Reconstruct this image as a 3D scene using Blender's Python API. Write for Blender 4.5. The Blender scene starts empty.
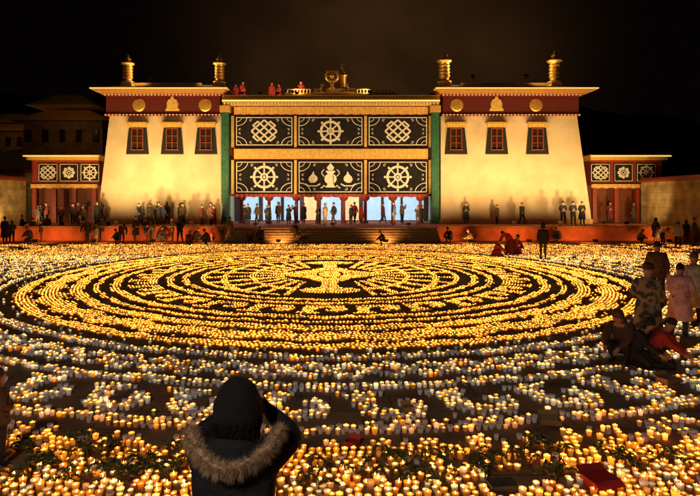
import bpy, bmesh, math, random
import numpy as np
from mathutils import Vector, Matrix
random.seed(7); rng=np.random.default_rng(7)
S=bpy.context.scene
COL=S.collection
F=550.0; CX=330.0; HY=200.0; CH=3.0
def X(px,d): return (px-CX)*d/F
def Z(py,d): return CH-(py-HY)*d/F
def GD(py): return F*CH/(py-HY)

# ---------------------------------------------------------------- materials
def mat(name,col,rough=0.8,col2=None,nscale=5.0,bump=0.0,bscale=20.0,metal=0.0,emis=None,estr=0.0,detail=5.0,lo=0.35,hi=0.65):
    m=bpy.data.materials.new(name); m.use_nodes=True
    nt=m.node_tree; b=nt.nodes["Principled BSDF"]
    b.inputs["Roughness"].default_value=rough; b.inputs["Metallic"].default_value=metal
    tc=nt.nodes.new("ShaderNodeTexCoord")
    n=nt.nodes.new("ShaderNodeTexNoise"); n.inputs["Scale"].default_value=nscale; n.inputs["Detail"].default_value=detail
    nt.links.new(tc.outputs["Object"],n.inputs["Vector"])
    r=nt.nodes.new("ShaderNodeValToRGB")
    c2=col2 if col2 else tuple(c*0.7 for c in col)
    r.color_ramp.elements[0].position=lo; r.color_ramp.elements[1].position=hi
    r.color_ramp.elements[0].color=(*c2,1); r.color_ramp.elements[1].color=(*col,1)
    nt.links.new(n.outputs["Fac"],r.inputs["Fac"]); nt.links.new(r.outputs["Color"],b.inputs["Base Color"])
    if bump:
        n2=nt.nodes.new("ShaderNodeTexNoise"); n2.inputs["Scale"].default_value=bscale; n2.inputs["Detail"].default_value=6
        nt.links.new(tc.outputs["Object"],n2.inputs["Vector"])
        bp=nt.nodes.new("ShaderNodeBump"); bp.inputs["Strength"].default_value=bump; bp.inputs["Distance"].default_value=0.05
        nt.links.new(n2.outputs["Fac"],bp.inputs["Height"]); nt.links.new(bp.outputs["Normal"],b.inputs["Normal"])
    if emis:
        b.inputs["Emission Color"].default_value=(*emis,1); b.inputs["Emission Strength"].default_value=estr
    return m
def stone_mat(name,c1,c2,mortar,sx,bw,bh,rot=None,bump=0.5):
    m=bpy.data.materials.new(name); m.use_nodes=True
    nt=m.node_tree; b=nt.nodes["Principled BSDF"]; b.inputs["Roughness"].default_value=0.75
    tc=nt.nodes.new("ShaderNodeTexCoord"); mp=nt.nodes.new("ShaderNodeMapping")
    if rot: mp.inputs["Rotation"].default_value=rot
    nt.links.new(tc.outputs["Object"],mp.inputs["Vector"])
    br=nt.nodes.new("ShaderNodeTexBrick"); br.inputs["Scale"].default_value=sx
    br.inputs["Color1"].default_value=(*c1,1); br.inputs["Color2"].default_value=(*c2,1); br.inputs["Mortar"].default_value=(*mortar,1)
    br.inputs["Brick Width"].default_value=bw; br.inputs["Row Height"].default_value=bh; br.inputs["Mortar Size"].default_value=0.012
    nt.links.new(mp.outputs["Vector"],br.inputs["Vector"])
    n=nt.nodes.new("ShaderNodeTexNoise"); n.inputs["Scale"].default_value=1.3; n.inputs["Detail"].default_value=8
    nt.links.new(tc.outputs["Object"],n.inputs["Vector"])
    mr=nt.nodes.new("ShaderNodeMapRange"); mr.inputs["From Min"].default_value=0.3; mr.inputs["From Max"].default_value=0.7
    mr.inputs["To Min"].default_value=0.45; mr.inputs["To Max"].default_value=1.15
    nt.links.new(n.outputs["Fac"],mr.inputs["Value"])
    mx=nt.nodes.new("ShaderNodeMix"); mx.data_type='RGBA'; mx.blend_type='MULTIPLY'; mx.inputs[0].default_value=1
    nt.links.new(br.outputs["Color"],mx.inputs[6]); nt.links.new(mr.outputs["Result"],mx.inputs[7])
    nt.links.new(mx.outputs[2],b.inputs["Base Color"])
    bp=nt.nodes.new("ShaderNodeBump"); bp.inputs["Strength"].default_value=bump; bp.inputs["Distance"].default_value=0.02
    nt.links.new(br.outputs["Fac"],bp.inputs["Height"]); bp.invert=True
    nt.links.new(bp.outputs["Normal"],b.inputs["Normal"])
    return m
M={}
M['wall']=mat('whitewash',(0.78,0.65,0.44),0.9,(0.66,0.53,0.34),0.7,0.3,9)
M['maroon']=mat('maroon_brushwood',(0.2,0.025,0.018),0.95,(0.08,0.01,0.01),14,0.9,60)
M['redpaint']=mat('red_paint',(0.38,0.045,0.022),0.5,(0.24,0.03,0.015),6)
M['orange']=mat('terrace_render',(0.62,0.15,0.05),0.8,(0.42,0.09,0.03),1.5,0.3,12)
M['green']=mat('green_paint',(0.03,0.16,0.09),0.6,(0.02,0.1,0.06),4)
M['gold']=mat('gilded_copper',(0.9,0.56,0.14),0.35,(0.65,0.36,0.08),7,metal=0.5)
M['yellowcloth']=mat('yellow_cloth',(0.8,0.56,0.17),0.9,(0.62,0.38,0.1),5,0.3,10)
M['ochre']=mat('ochre_trim',(0.78,0.48,0.13),0.7,(0.55,0.3,0.07),9)
M['ochredark']=mat('dark_ochre_eaves',(0.48,0.23,0.055),0.7,(0.3,0.12,0.03),9)
M['white']=mat('white_applique',(0.85,0.82,0.72),0.9,(0.7,0.66,0.56),4)
M['blackcloth']=mat('black_yak_cloth',(0.014,0.012,0.014),1.0,(0.007,0.006,0.008),3,0.5,8)
M['blackpaint']=mat('black_surround',(0.012,0.01,0.01),0.8)
M['wood']=mat('painted_window_wood',(0.3,0.09,0.03),0.6,(0.2,0.05,0.02),12)
M['oldwall']=mat('old_temple_plaster',(0.3,0.17,0.07),0.9,(0.18,0.09,0.04),1.2)
M['pane']=mat('window_pane',(0.05,0.02,0.015),0.2)
M['dark']=mat('dark_interior',(0.16,0.15,0.15),0.9)
M['led']=mat('assumed_led_glow',(0.9,0.6,0.2),0.5,emis=(1,0.58,0.14),estr=1.5)  # assumed LED strips for the bright yellow cornice edge
M['coolglow']=mat('lit_doorway_glow',(0.4,0.5,0.6),0.5,(.2,.28,.36),2,emis=(0.5,0.78,1.0),estr=0.8)
M['warmglow']=mat('warm_pane_glow',(0.8,0.6,0.3),0.5,emis=(1,0.6,0.25),estr=0.8)
M['step']=mat('step_stone',(0.34,0.24,0.14),0.8,(0.22,0.15,0.09),3,0.4,15)
M['metal']=mat('grey_metal',(0.08,0.08,0.08),0.4,metal=0.8)
M['stonewall']=stone_mat('yard_wall_stone',(0.55,0.42,0.2),(0.45,0.32,0.14),(0.2,0.13,0.06),1.0,0.6,0.28,rot=(math.radians(90),0,math.radians(90)))
M['stonewallf']=stone_mat('yard_wall_stone_front',(0.55,0.42,0.2),(0.45,0.32,0.14),(0.2,0.13,0.06),1.0,0.6,0.28,rot=(math.radians(90),0,0))
M['ground']=stone_mat('plaza_paving',(0.32,0.18,0.09),(0.25,0.14,0.07),(0.1,0.055,0.03),1.0,0.9,0.6,bump=0.6)
M['hill']=mat('hillside_scrub',(0.05,0.034,0.018),1.0,(0.016,0.011,0.007),0.15,1.0,0.6)
M['card']=mat('cardboard',(0.35,0.2,0.09),0.9,(0.27,0.15,0.07),5)
M['redbox']=mat('red_card_box',(0.45,0.03,0.02),0.6,(0.35,0.02,0.02),5)
M['bluebox']=mat('dark_print_box',(0.05,0.05,0.06),0.6,(0.03,0.03,0.04),5)
M['leaf']=mat('juniper_leaf',(0.16,0.19,0.05),0.8,(0.07,0.1,0.025),8)
M['petal']=mat('marigold_petal',(0.9,0.45,0.05),0.7,(0.8,0.3,0.03),8)
M['twig']=mat('twig_bark',(0.15,0.09,0.04),0.9)
M['skin']=mat('skin',(0.42,0.23,0.15),0.55,(0.36,0.19,0.12),10)
M['hair']=mat('black_hair',(0.014,0.011,0.01),0.5,(0.008,0.007,0.007),60,0.6,120)
M['shoe']=mat('dark_shoe',(0.02,0.018,0.016),0.5)
M['phone']=mat('phone_body',(0.02,0.02,0.025),0.2)
M['fur']=mat('fur_trim',(0.78,0.53,0.32),1.0,(0.36,0.22,0.12),30)
cloth={}
def C(name,col,**k):
    cloth[name]=mat('cloth_'+name,col,0.8,tuple(c*0.6 for c in col),7,0.5,14,**k)
C('black',(0.022,0.02,0.024)); C('brown',(0.1,0.055,0.03)); C('navy',(0.025,0.035,0.08)); C('maroon',(0.2,0.022,0.022))
C('red',(0.5,0.035,0.03)); C('olive',(0.08,0.08,0.04)); C('grey',(0.1,0.1,0.1)); C('tan',(0.26,0.17,0.09)); C('pink',(0.85,0.48,0.52))
C('white',(0.6,0.55,0.45)); C('denim',(0.04,0.06,0.1)); C('orange',(0.45,0.14,0.03)); C('puffer',(0.013,0.011,0.013))
cloth['knit']=mat('cloth_knit',(0.014,0.011,0.011),0.9,(0.008,0.007,0.007),40,0.4,90)
cloth['camo']=mat('cloth_camo',(0.3,0.23,0.13),0.9,(0.05,0.055,0.03),9,detail=2,lo=0.46,hi=0.54)

# ---------------------------------------------------------------- mesh builder
class MB:
    def __init__(s): s.v=[];s.f=[];s.m=[]
    def add(s,vs,fs,mi=0):
        o=len(s.v); s.v+= [tuple(v) for v in vs]; s.f+=[tuple(i+o for i in f) for f in fs]; s.m+=[mi]*len(fs)
    def box(s,x0,x1,y0,y1,z0,z1,mi=0):
        s.frus(x0,x1,y0,y1,z0,x0,x1,y0,y1,z1,mi)
    def frus(s,x0,x1,y0,y1,z0,X0,X1,Y0,Y1,z1,mi=0):
        s.add([(x0,y0,z0),(x1,y0,z0),(x1,y1,z0),(x0,y1,z0),(X0,Y0,z1),(X1,Y0,z1),(X1,Y1,z1),(X0,Y1,z1)],
              [(0,3,2,1),(4,5,6,7),(0,1,5,4),(1,2,6,5),(2,3,7,6),(3,0,4,7)],mi)
    def lathe(s,prof,cx,cy,cz,n=16,mi=0,axis='z',cap=True):
        vs=[];fs=[]
        for (r,h) in prof:
            for i in range(n):
                a=2*math.pi*i/n
                if axis=='z': vs.append((cx+r*math.cos(a),cy+r*math.sin(a),cz+h))
                else: vs.append((cx+r*math.cos(a),cy+h,cz+r*math.sin(a)))
        for k in range(len(prof)-1):
            for i in range(n):
                j=(i+1)%n
                q=(k*n+i,k*n+j,(k+1)*n+j,(k+1)*n+i)
                fs.append(q if axis=='z' else q[::-1])
        if cap:
            fs.append(tuple(range(n))[::-1]); fs.append(tuple((len(prof)-1)*n+i for i in range(n)))
        s.add(vs,fs,mi)
    def tube(s,pts,r,mi=0,n=6):
        P=[Vector(p) for p in pts]
        vs=[];fs=[]
        for i,p in enumerate(P):
            t=(P[min(i+1,len(P)-1)]-P[max(i-1,0)]).normalized()
            u=t.cross(Vector((0,0,1)))
            if u.length<0.05: u=t.cross(Vector((1,0,0)))
            u.normalize(); w=t.cross(u)
            rr=r[i] if isinstance(r,(list,tuple)) else r
            for k in range(n):
                a=2*math.pi*k/n; vs.append(p+u*rr*math.cos(a)+w*rr*math.sin(a))
        for i in range(len(P)-1):
            for k in range(n):
                j=(k+1)%n; fs.append((i*n+k,i*n+j,(i+1)*n+j,(i+1)*n+k))
        fs.append(tuple(range(n))); fs.append(tuple((len(P)-1)*n+k for k in range(n))[::-1])
        s.add(vs,fs,mi)
    def obj(s,name,mats,parent=None,smooth=False,**props):
        me=bpy.data.meshes.new(name); me.from_pydata(s.v,[],s.f)
        for m in (mats if isinstance(mats,(list,tuple)) else [mats]): me.materials.append(m)
        me.polygons.foreach_set("material_index",s.m)
        if smooth: me.polygons.foreach_set("use_smooth",[True]*len(s.f))
        me.update()
        o=bpy.data.objects.new(name,me); COL.objects.link(o)
        for k,v in props.items(): o[k]=v
        return o
def empty(name,loc,label,category,group=None):
    e=bpy.data.objects.new(name,None); COL.objects.link(e); e.location=loc; e.empty_display_size=0.2
    e['label']=label; e['category']=category
    if group: e['group']=group
    return e
def child(mb,name,mats,parent,**k):
    o=mb.obj(name,mats,None,k.pop('smooth',False))
    o.parent=parent
    if parent.parent is None: o.matrix_parent_inverse=Matrix.Translation(-Vector(parent.location))
    else: o.matrix_parent_inverse=Matrix.Identity(4)
    for a,b in k.items(): o[a]=b
    return o
def bevel(o,w=0.03,seg=1):
    m=o.modifiers.new('b','BEVEL'); m.width=w; m.segments=seg; m.limit_method='ANGLE'; return o

# ---------------------------------------------------------------- ground, terrace, hill
g=MB(); g.add([(-600,-60,0),(600,-60,0),(600,900,0),(-600,900,0)],[(0,1,2,3)])
o=g.obj('ground',M['ground']); o['kind']='structure'
g=MB(); g.box(-60,-7.4,40.2,58,0.0,1.0); g.box(7.75,62,40.2,58,0.0,1.0); g.box(-7.4,7.75,40.2,58,0.0,0.998)
o=bevel(g.obj('terrace',M['orange']),0.04); o['kind']='structure'
g=MB(); g.box(-60,-7.45,40.05,40.55,1.003,1.1); g.box(7.8,62,40.05,40.55,1.003,1.1)
o=bevel(g.obj('terrace_coping',M['step']),0.02); o['kind']='structure'
g=MB()
for i in range(6):
    g.box(-7.4,7.75,38.3+i*0.31,40.195,i*0.165+ (0.001 if i else 0),(i+1)*0.165)
o=bevel(g.obj('entrance_steps',M['step']),0.02); o['label']='broad stone steps up to the lit monastery hall'; o['category']='steps'
g=MB()
NX,NY=90,50; vs=[];fs=[]
for j in range(NY):
    for i in range(NX):
        x=-330+i*660/(NX-1); y=62+j*6.5
        r=max(0,(y-62))
        ridge=27+5*math.sin(x*0.013+2.6)+3*math.sin(x*0.041)+1.5*math.sin(x*0.11)
        h=min(r*0.42,ridge*(1-math.exp(-r/45))*1.1)
        h+=1.2*math.sin(x*0.13+y*0.07)*min(1,r/20)+.9*math.sin(x*0.31-y*0.23)*min(1,r/20)
        if j==0:h=-0.3
        vs.append((x,y,h))
for j in range(NY-1):
    for i in range(NX-1):
        a=j*NX+i; fs.append((a,a+1,a+NX+1,a+NX))
g.add(vs,fs); o=g.obj('hill',M['hill'],smooth=True); o['kind']='structure'

# ---------------------------------------------------------------- emblems
def strip(mb,pts,w,yf,mi=0,closed=False):
    P=[Vector((p[0],p[1])) for p in pts]
    Q=[]
    n=len(P)
    for i in range(n if closed else n-1):
        a=P[i]; b=P[(i+1)%n]; k=max(1,int((b-a).length/0.25))
        for t in range(k): Q.append(a.lerp(b,t/k))
    if not closed: Q.append(P[-1])
    m=len(Q); vs=[]
    for i in range(m):
        if closed: t=Q[(i+1)%m]-Q[i-1]
        else: t=Q[min(i+1,m-1)]-Q[max(i-1,0)]
        t=t.normalized(); nrm=Vector((-t.y,t.x))*w/2
        for s_ in (1,-1):
            q=Q[i]+nrm*s_; vs.append((q.x,yf(q.x,q.y),q.y))
    fs=[]
    for i in range(m if closed else m-1):
        j=(i+1)%m; fs.append((2*i,2*i+1,2*j+1,2*j))
    mb.add(vs,fs,mi)
def disc(mb,cx,cz,r,yf,mi=0,n=20):
    mb.add([(cx+r*math.cos(2*math.pi*i/n),yf(cx,cz)-0.004,cz+r*math.sin(2*math.pi*i/n)) for i in range(n)],[tuple(range(n))],mi)
def knot(mb,cx,cz,s,yf,w):
    def T(u,v): return (cx+(u-v)*s*0.70,cz+(u+v)*s*0.62)
    w=w*.85
    q=.78
    y0=lambda x,z: yf(x,z)
    strip(mb,[T(q,-q),T(q,q)],w,y0); strip(mb,[T(-q,-q),T(-q,q)],w,lambda x,z: yf(x,z)-.003)
    strip(mb,[T(-q,q),T(q,q)],w,lambda x,z: yf(x,z)-.013); strip(mb,[T(-q,-q),T(q,-q)],w,lambda x,z: yf(x,z)-.016)
    for n_,k in enumerate((-.28,.28)):
        strip(mb,[T(-1.06,k),T(1.06,k)],w,lambda x,z,n_=n_: yf(x,z)-.021-.003*n_)
        strip(mb,[T(k,-1.06),T(k,1.06)],w,lambda x,z,n_=n_: yf(x,z)-.029-.003*n_)
    for sg in (-1,1):
        strip(mb,[T(sg*1.06,-.28-.05),T(sg*1.06,.28+.05)],w,lambda x,z: yf(x,z)-.037)
        strip(mb,[T(-.28-.05,sg*1.06),T(.28+.05,sg*1.06)],w,lambda x,z: yf(x,z)-.041)
def wheel(mb,cx,cz,s,yf,w):
    circ=lambda r:[(cx+r*math.cos(a*math.pi/16),cz+r*math.sin(a*math.pi/16)) for a in range(32)]
    strip(mb,circ(s*0.8),w*1.2,yf,closed=True)
    y2=lambda x,z: yf(x,z)-0.005
    strip(mb,circ(s*0.24),w,y2,closed=True); disc(mb,cx,cz,s*0.1,y2)
    for k in range(8):
        a=k*math.pi/4
        y3=lambda x,z,k=k: yf(x,z)-0.009-0.002*k
        strip(mb,[(cx+s*0.26*math.cos(a),cz+s*0.26*math.sin(a)),(cx+s*1.0*math.cos(a),cz+s*1.0*math.sin(a))],w*0.7,y3)
        disc(mb,cx+s*1.0*math.cos(a),cz+s*1.0*math.sin(a),w*0.6,lambda x,z:yf(x,z)-0.03,n=10)
def vase(mb,cx,cz,s,yf):
    def poly(p,d):
        mb.add([(cx+a*s,yf(cx,cz)-d,cz+b*s) for a,b in p],[tuple(range(len(p)))[::-1]])
    body=[(0.0+0.5*math.cos(t),-0.1+0.45*math.sin(t)) for t in [i*math.pi/10 for i in range(20)]]
    poly(body,0.014); poly([(-0.38,0.46),(-0.16,0.28),(0.16,0.28),(0.38,0.46),(0.36,0.56),(-0.36,0.56)],0.017)
    poly([(-0.42,-0.8),(0.42,-0.8),(0.18,-0.45),(-0.18,-0.45)],0.02)
    poly([(-0.2,0.6),(0.2,0.6),(0.3,0.82),(0,1.2),(-0.3,0.82)],0.023)
    for sg in (-1,1):
        strip(mb,[(cx+sg*(.5+.22*math.sin(t))*s,cz+(.1+.55*t/3)*s) for t in (0,.5,1,1.5,2,2.6,3.1)],.07,lambda x,z: yf(x,z)-.02)
        strip(mb,[(cx+sg*(.45+.3*t)*s,cz+(-.75+.12*math.sin(t*5))*s) for t in (0,.3,.6,.9,1.2)],.08,lambda x,z: yf(x,z)-.016)
def conch(mb,cx,cz,s,yf,sg):
    p=[(-0.55,-0.1),(-0.42,0.25),(-.15,.5),(0.1,.95),(0.25,.5),(0.5,0.3),(0.62,0.0),(0.5,-0.3),(0.2,-0.5),(-0.3,-0.5)]
    mb.add([(cx+sg*a*s,yf(cx,cz)-0.012,cz+b*s) for a,b in p],[tuple(range(len(p)))])
    strip(mb,[(cx-0.95*s,cz-0.62*s),(cx-0.5*s,cz-0.88*s),(cx+0.5*s,cz-0.88*s),(cx+0.95*s,cz-0.62*s)],0.1,yf)

def curtain(parent,px0,px1,pz0,pz1,y,emb,bigw=0.13,label=None):
    x0,x1,z0,z1=px0,px1,pz0,pz1
    yf0=lambda x,z: y+0.035*math.sin(x*5.1+z*0.7)+0.02*math.sin(x*11+2)
    mb=MB(); nx=max(4,int((x1-x0)/0.12)); nz=6
    vs=[(x0+(x1-x0)*i/nx,yf0(x0+(x1-x0)*i/nx,z0+(z1-z0)*j/nz),z0+(z1-z0)*j/nz) for j in range(nz+1) for i in range(nx+1)]
    fs=[(j*(nx+1)+i,j*(nx+1)+i+1,(j+1)*(nx+1)+i+1,(j+1)*(nx+1)+i) for j in range(nz) for i in range(nx)]
    mb.add(vs,fs); cu=child(mb,'curtain',M['blackcloth'],parent,smooth=True)
    yf=lambda x,z: yf0(x,z)-0.03
    e=MB(); W=x1-x0;H=z1-z0; ins=0.04*H+0.03; bw=bigw*0.42
    a,b,c,d=x0+ins,x1-ins,z0+ins,z1-ins
    strip(e,[(a,c),(b,c)],bw,yf); strip(e,[(a,d),(b,d)],bw,yf)
    y2=lambda x,z: yf(x,z)-0.003
    strip(e,[(a,c),(a,d)],bw,y2); strip(e,[(b,c),(b,d)],bw,y2)
    cx=(x0+x1)/2; cz=(z0+z1)/2
    if W>2.5:
        r=H*0.27
        for sx,sz,ox,oz in ((1,1,a,c),(-1,1,b,c),(1,-1,a,d),(-1,-1,b,d)):
            strip(e,[(ox+sx*r*1.25*math.cos(t),oz+sz*r*math.sin(t)) for t in [i*math.pi/16 for i in range(9)]],bw*0.8,y2)
            strip(e,[(ox+sx*r*.62*math.cos(t),oz+sz*r*.52*math.sin(t)) for t in [i*math.pi/12 for i in range(7)]],bw*0.6,lambda x,z: yf(x,z)-.009)
            for qx,qz,k_ in ((r*1.75,r*.36,1),(r*.42,r*1.45,.7)):
                q=[]
                for i in range(14):
                    t=i*.42; rr=(.02+.018*i*.6)*k_
                    q.append((ox+sx*(qx+rr*math.cos(t)),oz+sz*(qz+rr*math.sin(t)*.8)))
                strip(e,q,bw*.6,lambda x,z: yf(x,z)-.006)
    s=H*0.39
    if emb=='knot': knot(e,cx,cz,s*0.98,yf,bigw)
    elif emb=='wheel': wheel(e,cx,cz,s,yf,bigw)
    elif emb=='flower':
        for k in range(8):
            t=k*math.pi/4; disc(e,cx+s*.58*math.cos(t),cz+s*.58*math.sin(t),s*.24,lambda x,z,k=k: yf(x,z)-.002*k,n=12)
        strip(e,[(cx+s*.2*math.cos(t*math.pi/8),cz+s*.2*math.sin(t*math.pi/8)) for t in range(16)],bigw*.7,lambda x,z: yf(x,z)-.03,closed=True)
    else:
        vase(e,cx,cz-.05,s*0.95,yf); conch(e,cx-W*0.27,cz-0.15,s*0.62,yf,1); conch(e,cx+W*0.27,cz-0.15,s*0.62,yf,-1)
    child(e,'emblem',M['white'],cu)
    return cu

def valance(parent,x0,x1,z0,z1,y,m='yellowcloth',amp=0.06,fr=16,name='valance'):
    mb=MB(); nx=int((x1-x0)*10)+2
    vs=[]
    for i in range(nx+1):
        x=x0+(x1-x0)*i/nx; yy=y+amp*math.sin(x*fr)
        vs+= [(x,yy,z0+0.03*math.sin(x*fr*0.5)),(x,y+0.3*(yy-y),z1)]
    fs=[(2*i,2*i+2,2*i+3,2*i+1) for i in range(nx)]
    mb.add(vs,fs); return child(mb,name,M[m],parent,smooth=True)

def banner_finial(parent,cx,cy,z0,h):
    r=h*0.15; mb=MB()
    prof=[(r*1.5,0),(r*1.5,h*.05),(r*.9,h*.08),(r*.9,h*.14),(r*1.05,h*.16),(r*1.02,h*.62),(r*1.5,h*.66),(r*1.55,h*.70),(r*.9,h*.74),(r*.5,h*.78),(r*.75,h*.84),(r*.3,h*.9),(r*.12,h),(0.01,h*1.02)]
    mb.lathe(prof,cx,cy,z0,16)
    for k in range(4): mb.lathe([(r*1.1,0),(r*1.2,h*.02),(r*1.1,h*.04)],cx,cy,z0+h*(.2+.105*k),16,cap=False)
    return child(mb,'roof_finial',M['gold'],parent,smooth=True)

def window(parent,cx,d,py0,py1,wt,wb,yface):
    z1=Z(py0,d); z0=Z(py1,d); y=yface
    fr=MB()
    fr.add([(cx-wb/2,y-0.05,z0),(cx+wb/2,y-0.05,z0),(cx+wt/2,y-0.05,z1),(cx-wt/2,y-0.05,z1),
            (cx-wb/2,y+0.3,z0),(cx+wb/2,y+0.3,z0),(cx+wt/2,y+0.3,z1),(cx-wt/2,y+0.3,z1)],
           [(0,1,2,3),(0,4,5,1),(1,5,6,2),(2,6,7,3),(3,7,4,0)])
    w=child(fr,'window',M['blackpaint'],parent)
    iw=wt*0.3; a=z0+0.42; b=z1-0.12
    f=MB()
    t=0.07
    f.box(cx-iw-t,cx-iw,y-0.16,y-0.052,a,b); f.box(cx+iw,cx+iw+t,y-0.16,y-0.052,a,b)
    f.box(cx-iw-t,cx+iw+t,y-0.18,y-0.054,b,b+t); f.box(cx-iw-t-.06,cx+iw+t+.06,y-0.2,y-0.054,a-t,a)
    f.box(cx-.03,cx+.03,y-0.13,y-0.06,a,b)
    for k in (0.33,0.66): f.box(cx-iw,cx+iw,y-0.12,y-0.062,a+(b-a)*k-.025,a+(b-a)*k+.025)
    child(f,'frame',M['wood'],w)
    p=MB(); p.add([(cx-iw,y-0.056,a),(cx+iw,y-0.056,a),(cx+iw,y-0.056,b),(cx-iw,y-0.056,b)],[(0,1,2,3)])
    child(p,'pane',M['pane'],w)
    aw=MB(); 
    aw.box(cx-wt*.62,cx+wt*.62,y-0.45,y+0.2,z1+0.32,z1+0.42)
    for k in range(7):
        xx=cx-wt*.52+k*wt*1.04/6; aw.box(xx-.05,xx+.05,y-0.38,y+0.1,z1+0.2,z1+0.315)
    child(aw,'awning',M['ochre'],w)
    v=MB(); nx=24
    vs=[]
    for i in range(nx+1):
        x=cx-wt*.56+wt*1.12*i/nx; vs+=[(x,y-0.42+0.03*math.sin(i*1.6),z1-0.02),(x,y-0.44,z1+0.31)]
    v.add(vs,[(2*i,2*i+2,2*i+3,2*i+1) for i in range(nx)])
    child(v,'pleated_valance',M['yellowcloth'],w)
    return w

def tower(xb0,xb1,xt0,xt1,d,fx0,fx1,cx0,cx1,cpy,wins,meds,fins,label):
    y=d; back=d+9
    e=empty('monastery_tower',((xb0+xb1)/2,d+4,1.0),label,'monastery building','whitewashed monastery towers')
    zt=Z(115,d)
    mb=MB(); 
    mb.frus(xb0,xb1,y,back,1.003,xt0,xt1,y+0.55,back-0.5,zt)
    child(mb,'wall',M['wall'],e)
    yt=y+0.55
    pb=MB(); pb.box(xb0-.12,xb1+.0,y-.14,y-.003,1.004,1.4); child(pb,'plinth',M['ochre'],e)
    zf0=zt+0.14; zf1=Z(95,d)
    f=MB(); f.box(fx0,fx1,yt-0.12,back-.45,zf0,zf1); fr=child(f,'frieze',M['maroon'],e)
    for mi_,mx in enumerate(meds):
        m=MB(); zc=(zf0+zf1)/2
        if mi_!=1:
            m.lathe([(0.02,-.12),(0.2,-.12),(0.3,-0.09),(0.42,-0.1),(0.5,-.06),(0.55,0)],mx,yt-0.123,zc,20,axis='y')
            child(m,'medallion',M['gold'],fr,smooth=True)
        else:
            p=[(-.5,-.42),(.5,-.42),(.5,-.3),(.4,-.2),(.42,.15),(.3,.42),(.12,.5),(.1,.66),(-.1,.66),(-.12,.5),(-.3,.42),(-.42,.15),(-.4,-.2),(-.5,-.3)]
            n=len(p); vs=[(mx+a*1.1,yt-.2,zc+b*1.05) for a,b in p]+[(mx+a*1.2,yt-.121,zc+b*1.15) for a,b in p]
            m.add(vs,[tuple(range(n))]+[(i,(i+n),(i+1)%n+n,(i+1)%n) for i in range(n)])
            child(m,'bell_medallion',M['yellowcloth'],fr)
    for (za,zb,off) in ((zt,zf0,0.2),(zf1,zf1+.16,0.3)):
        b=MB(); b.box(fx0-.1,fx1+.1,yt-off,back-.42,za+.0015,zb-.0015); child(b,'ledge',M['redpaint'],e)
        b=MB(); n=int((fx1-fx0)/0.3)
        for k in range(n+1):
            xx=fx0+(fx1-fx0)*k/n; b.box(xx-.06,xx+.06,yt-off-.1,yt-off-.002,za+.02,zb-.02)
        child(b,'beam_ends',M['white'],e)
    za=zf1+.163
    c=MB(); c.frus(fx0-.3,fx1+.3,yt-0.5,back-.4,za,cx0+.15,cx1-.15,yt-1.0,back+.1,za+.28)
    child(c,'eaves',M['ochredark'],e)
    c=MB(); c.box(cx0,cx1,yt-1.1,back+.2,za+.2815,za+.37); child(c,'cornice',M['ochre'],e)
    c=MB(); c.frus(cx0+.1,cx1-.1,yt-1.05,back+.1,za+.373,cx0+.7,cx1-.7,yt-.5,back-.4,za+.6); child(c,'roof_slab',M['ochredark'],e)
    c=MB(); c.box(cx0+.05,cx1-.05,yt-1.15,yt-1.103,za+.29,za+.35); child(c,'assumed_light_strip',M['led'],e)
    c=MB(); c.box(cx0+1.3,cx1-1.3,yt+.3,back-1,za+.603,za+.85); c.box(cx0+2.6,cx1-2.6,yt+.8,back-2,za+.852,za+1.15); child(c,'roof_parapet',M['ochre'],e)
    for px,pyt,pyb in fins:
        z0=za+.605; zt_=Z(pyt,d); 
        b=MB(); b.frus(X(px,d)-.5,X(px,d)+.5,yt-.4,yt+.6,z0,X(px,d)-.4,X(px,d)+.4,yt-.3,yt+.5,z0+.35); child(b,'finial_base',M['ochre'],e)
        banner_finial(e,X(px,d),yt+.1,z0+.353,(zt_-z0-.35)/1.02)
    for wx in wins:
        zc_=Z(140,d); yw=y+0.55*(zc_-1)/(zt-1)
        window(e,X(wx,d),d,127,154,1.45,1.95,yw-0.02)
    return e
d=46
tower(X(97,d),X(222,d),X(107,d),X(221,d),d,X(104,d),X(219,d),X(92,d),X(229,d),86,[136,171,205],[X(137,d),X(171,d),X(204,d)],[(125,52,82),(218,52,82)],'white battered monastery tower with maroon frieze and windows')
tower(X(441,d),X(592,d),X(442,d),X(580,d),d,X(444,d),X(581,d),X(434,d),X(596,d),86,[457,498,539],[X(458,d),X(498,d),X(538,d)],[(446,48,82),(558,48,82)],'white battered monastery tower beside the curtained hall')

# ---------------------------------------------------------------- central hall
d=46.6
hall=empty('monastery_hall',(0,50,1.0),'curtained monastery assembly hall with wheel emblems and gilded ornament','monastery building')
xa,xb=X(223.5,d),X(438.5,d)
mb=MB(); mb.box(xa,xb,d+0.35,d+0.75,Z(196,d)+.0,Z(98,d)); child(mb,'upper_wall',M['redpaint'],hall)
mb=MB(); mb.box(xa,xb,d+5.5,d+6,1.003,Z(98,d)-.3); mb.box(xa+.001,xb-.001,d+.752,d+5.498,Z(196,d)+.3,Z(196,d)+.6); child(mb,'back_wall',M['dark'],hall)
mb=MB(); z=Z(106,d); mb.box(xa,xb,d-.45,d+.3,z,z+.25); mb.box(xa,xb,d-.7,d+.8,z+.2515,z+.5); mb.box(xa+.02,xb-.02,d-.55,d+.7,z+.5025,z+.82)
child(mb,'cornice',M['ochre'],hall)
mb=MB(); mb.box(xa+.04,xb-.04,d-.76,d-.703,z+.3,z+.38); child(mb,'assumed_light_strip',M['led'],hall)
mb=MB(); n=64
for k in range(n): 
    xx=xa+.2+(xb-xa-.4)*k/(n-1); mb.box(xx-.07,xx+.07,d-.55,d-.455,z+.03,z+.2)
child(mb,'beam_ends',M['white'],hall)
mb=MB(); mb.box(xa,xb,d+.802,d+8,z+.1,z+.4); child(mb,'roof_slab',M['redpaint'],hall)
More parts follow.
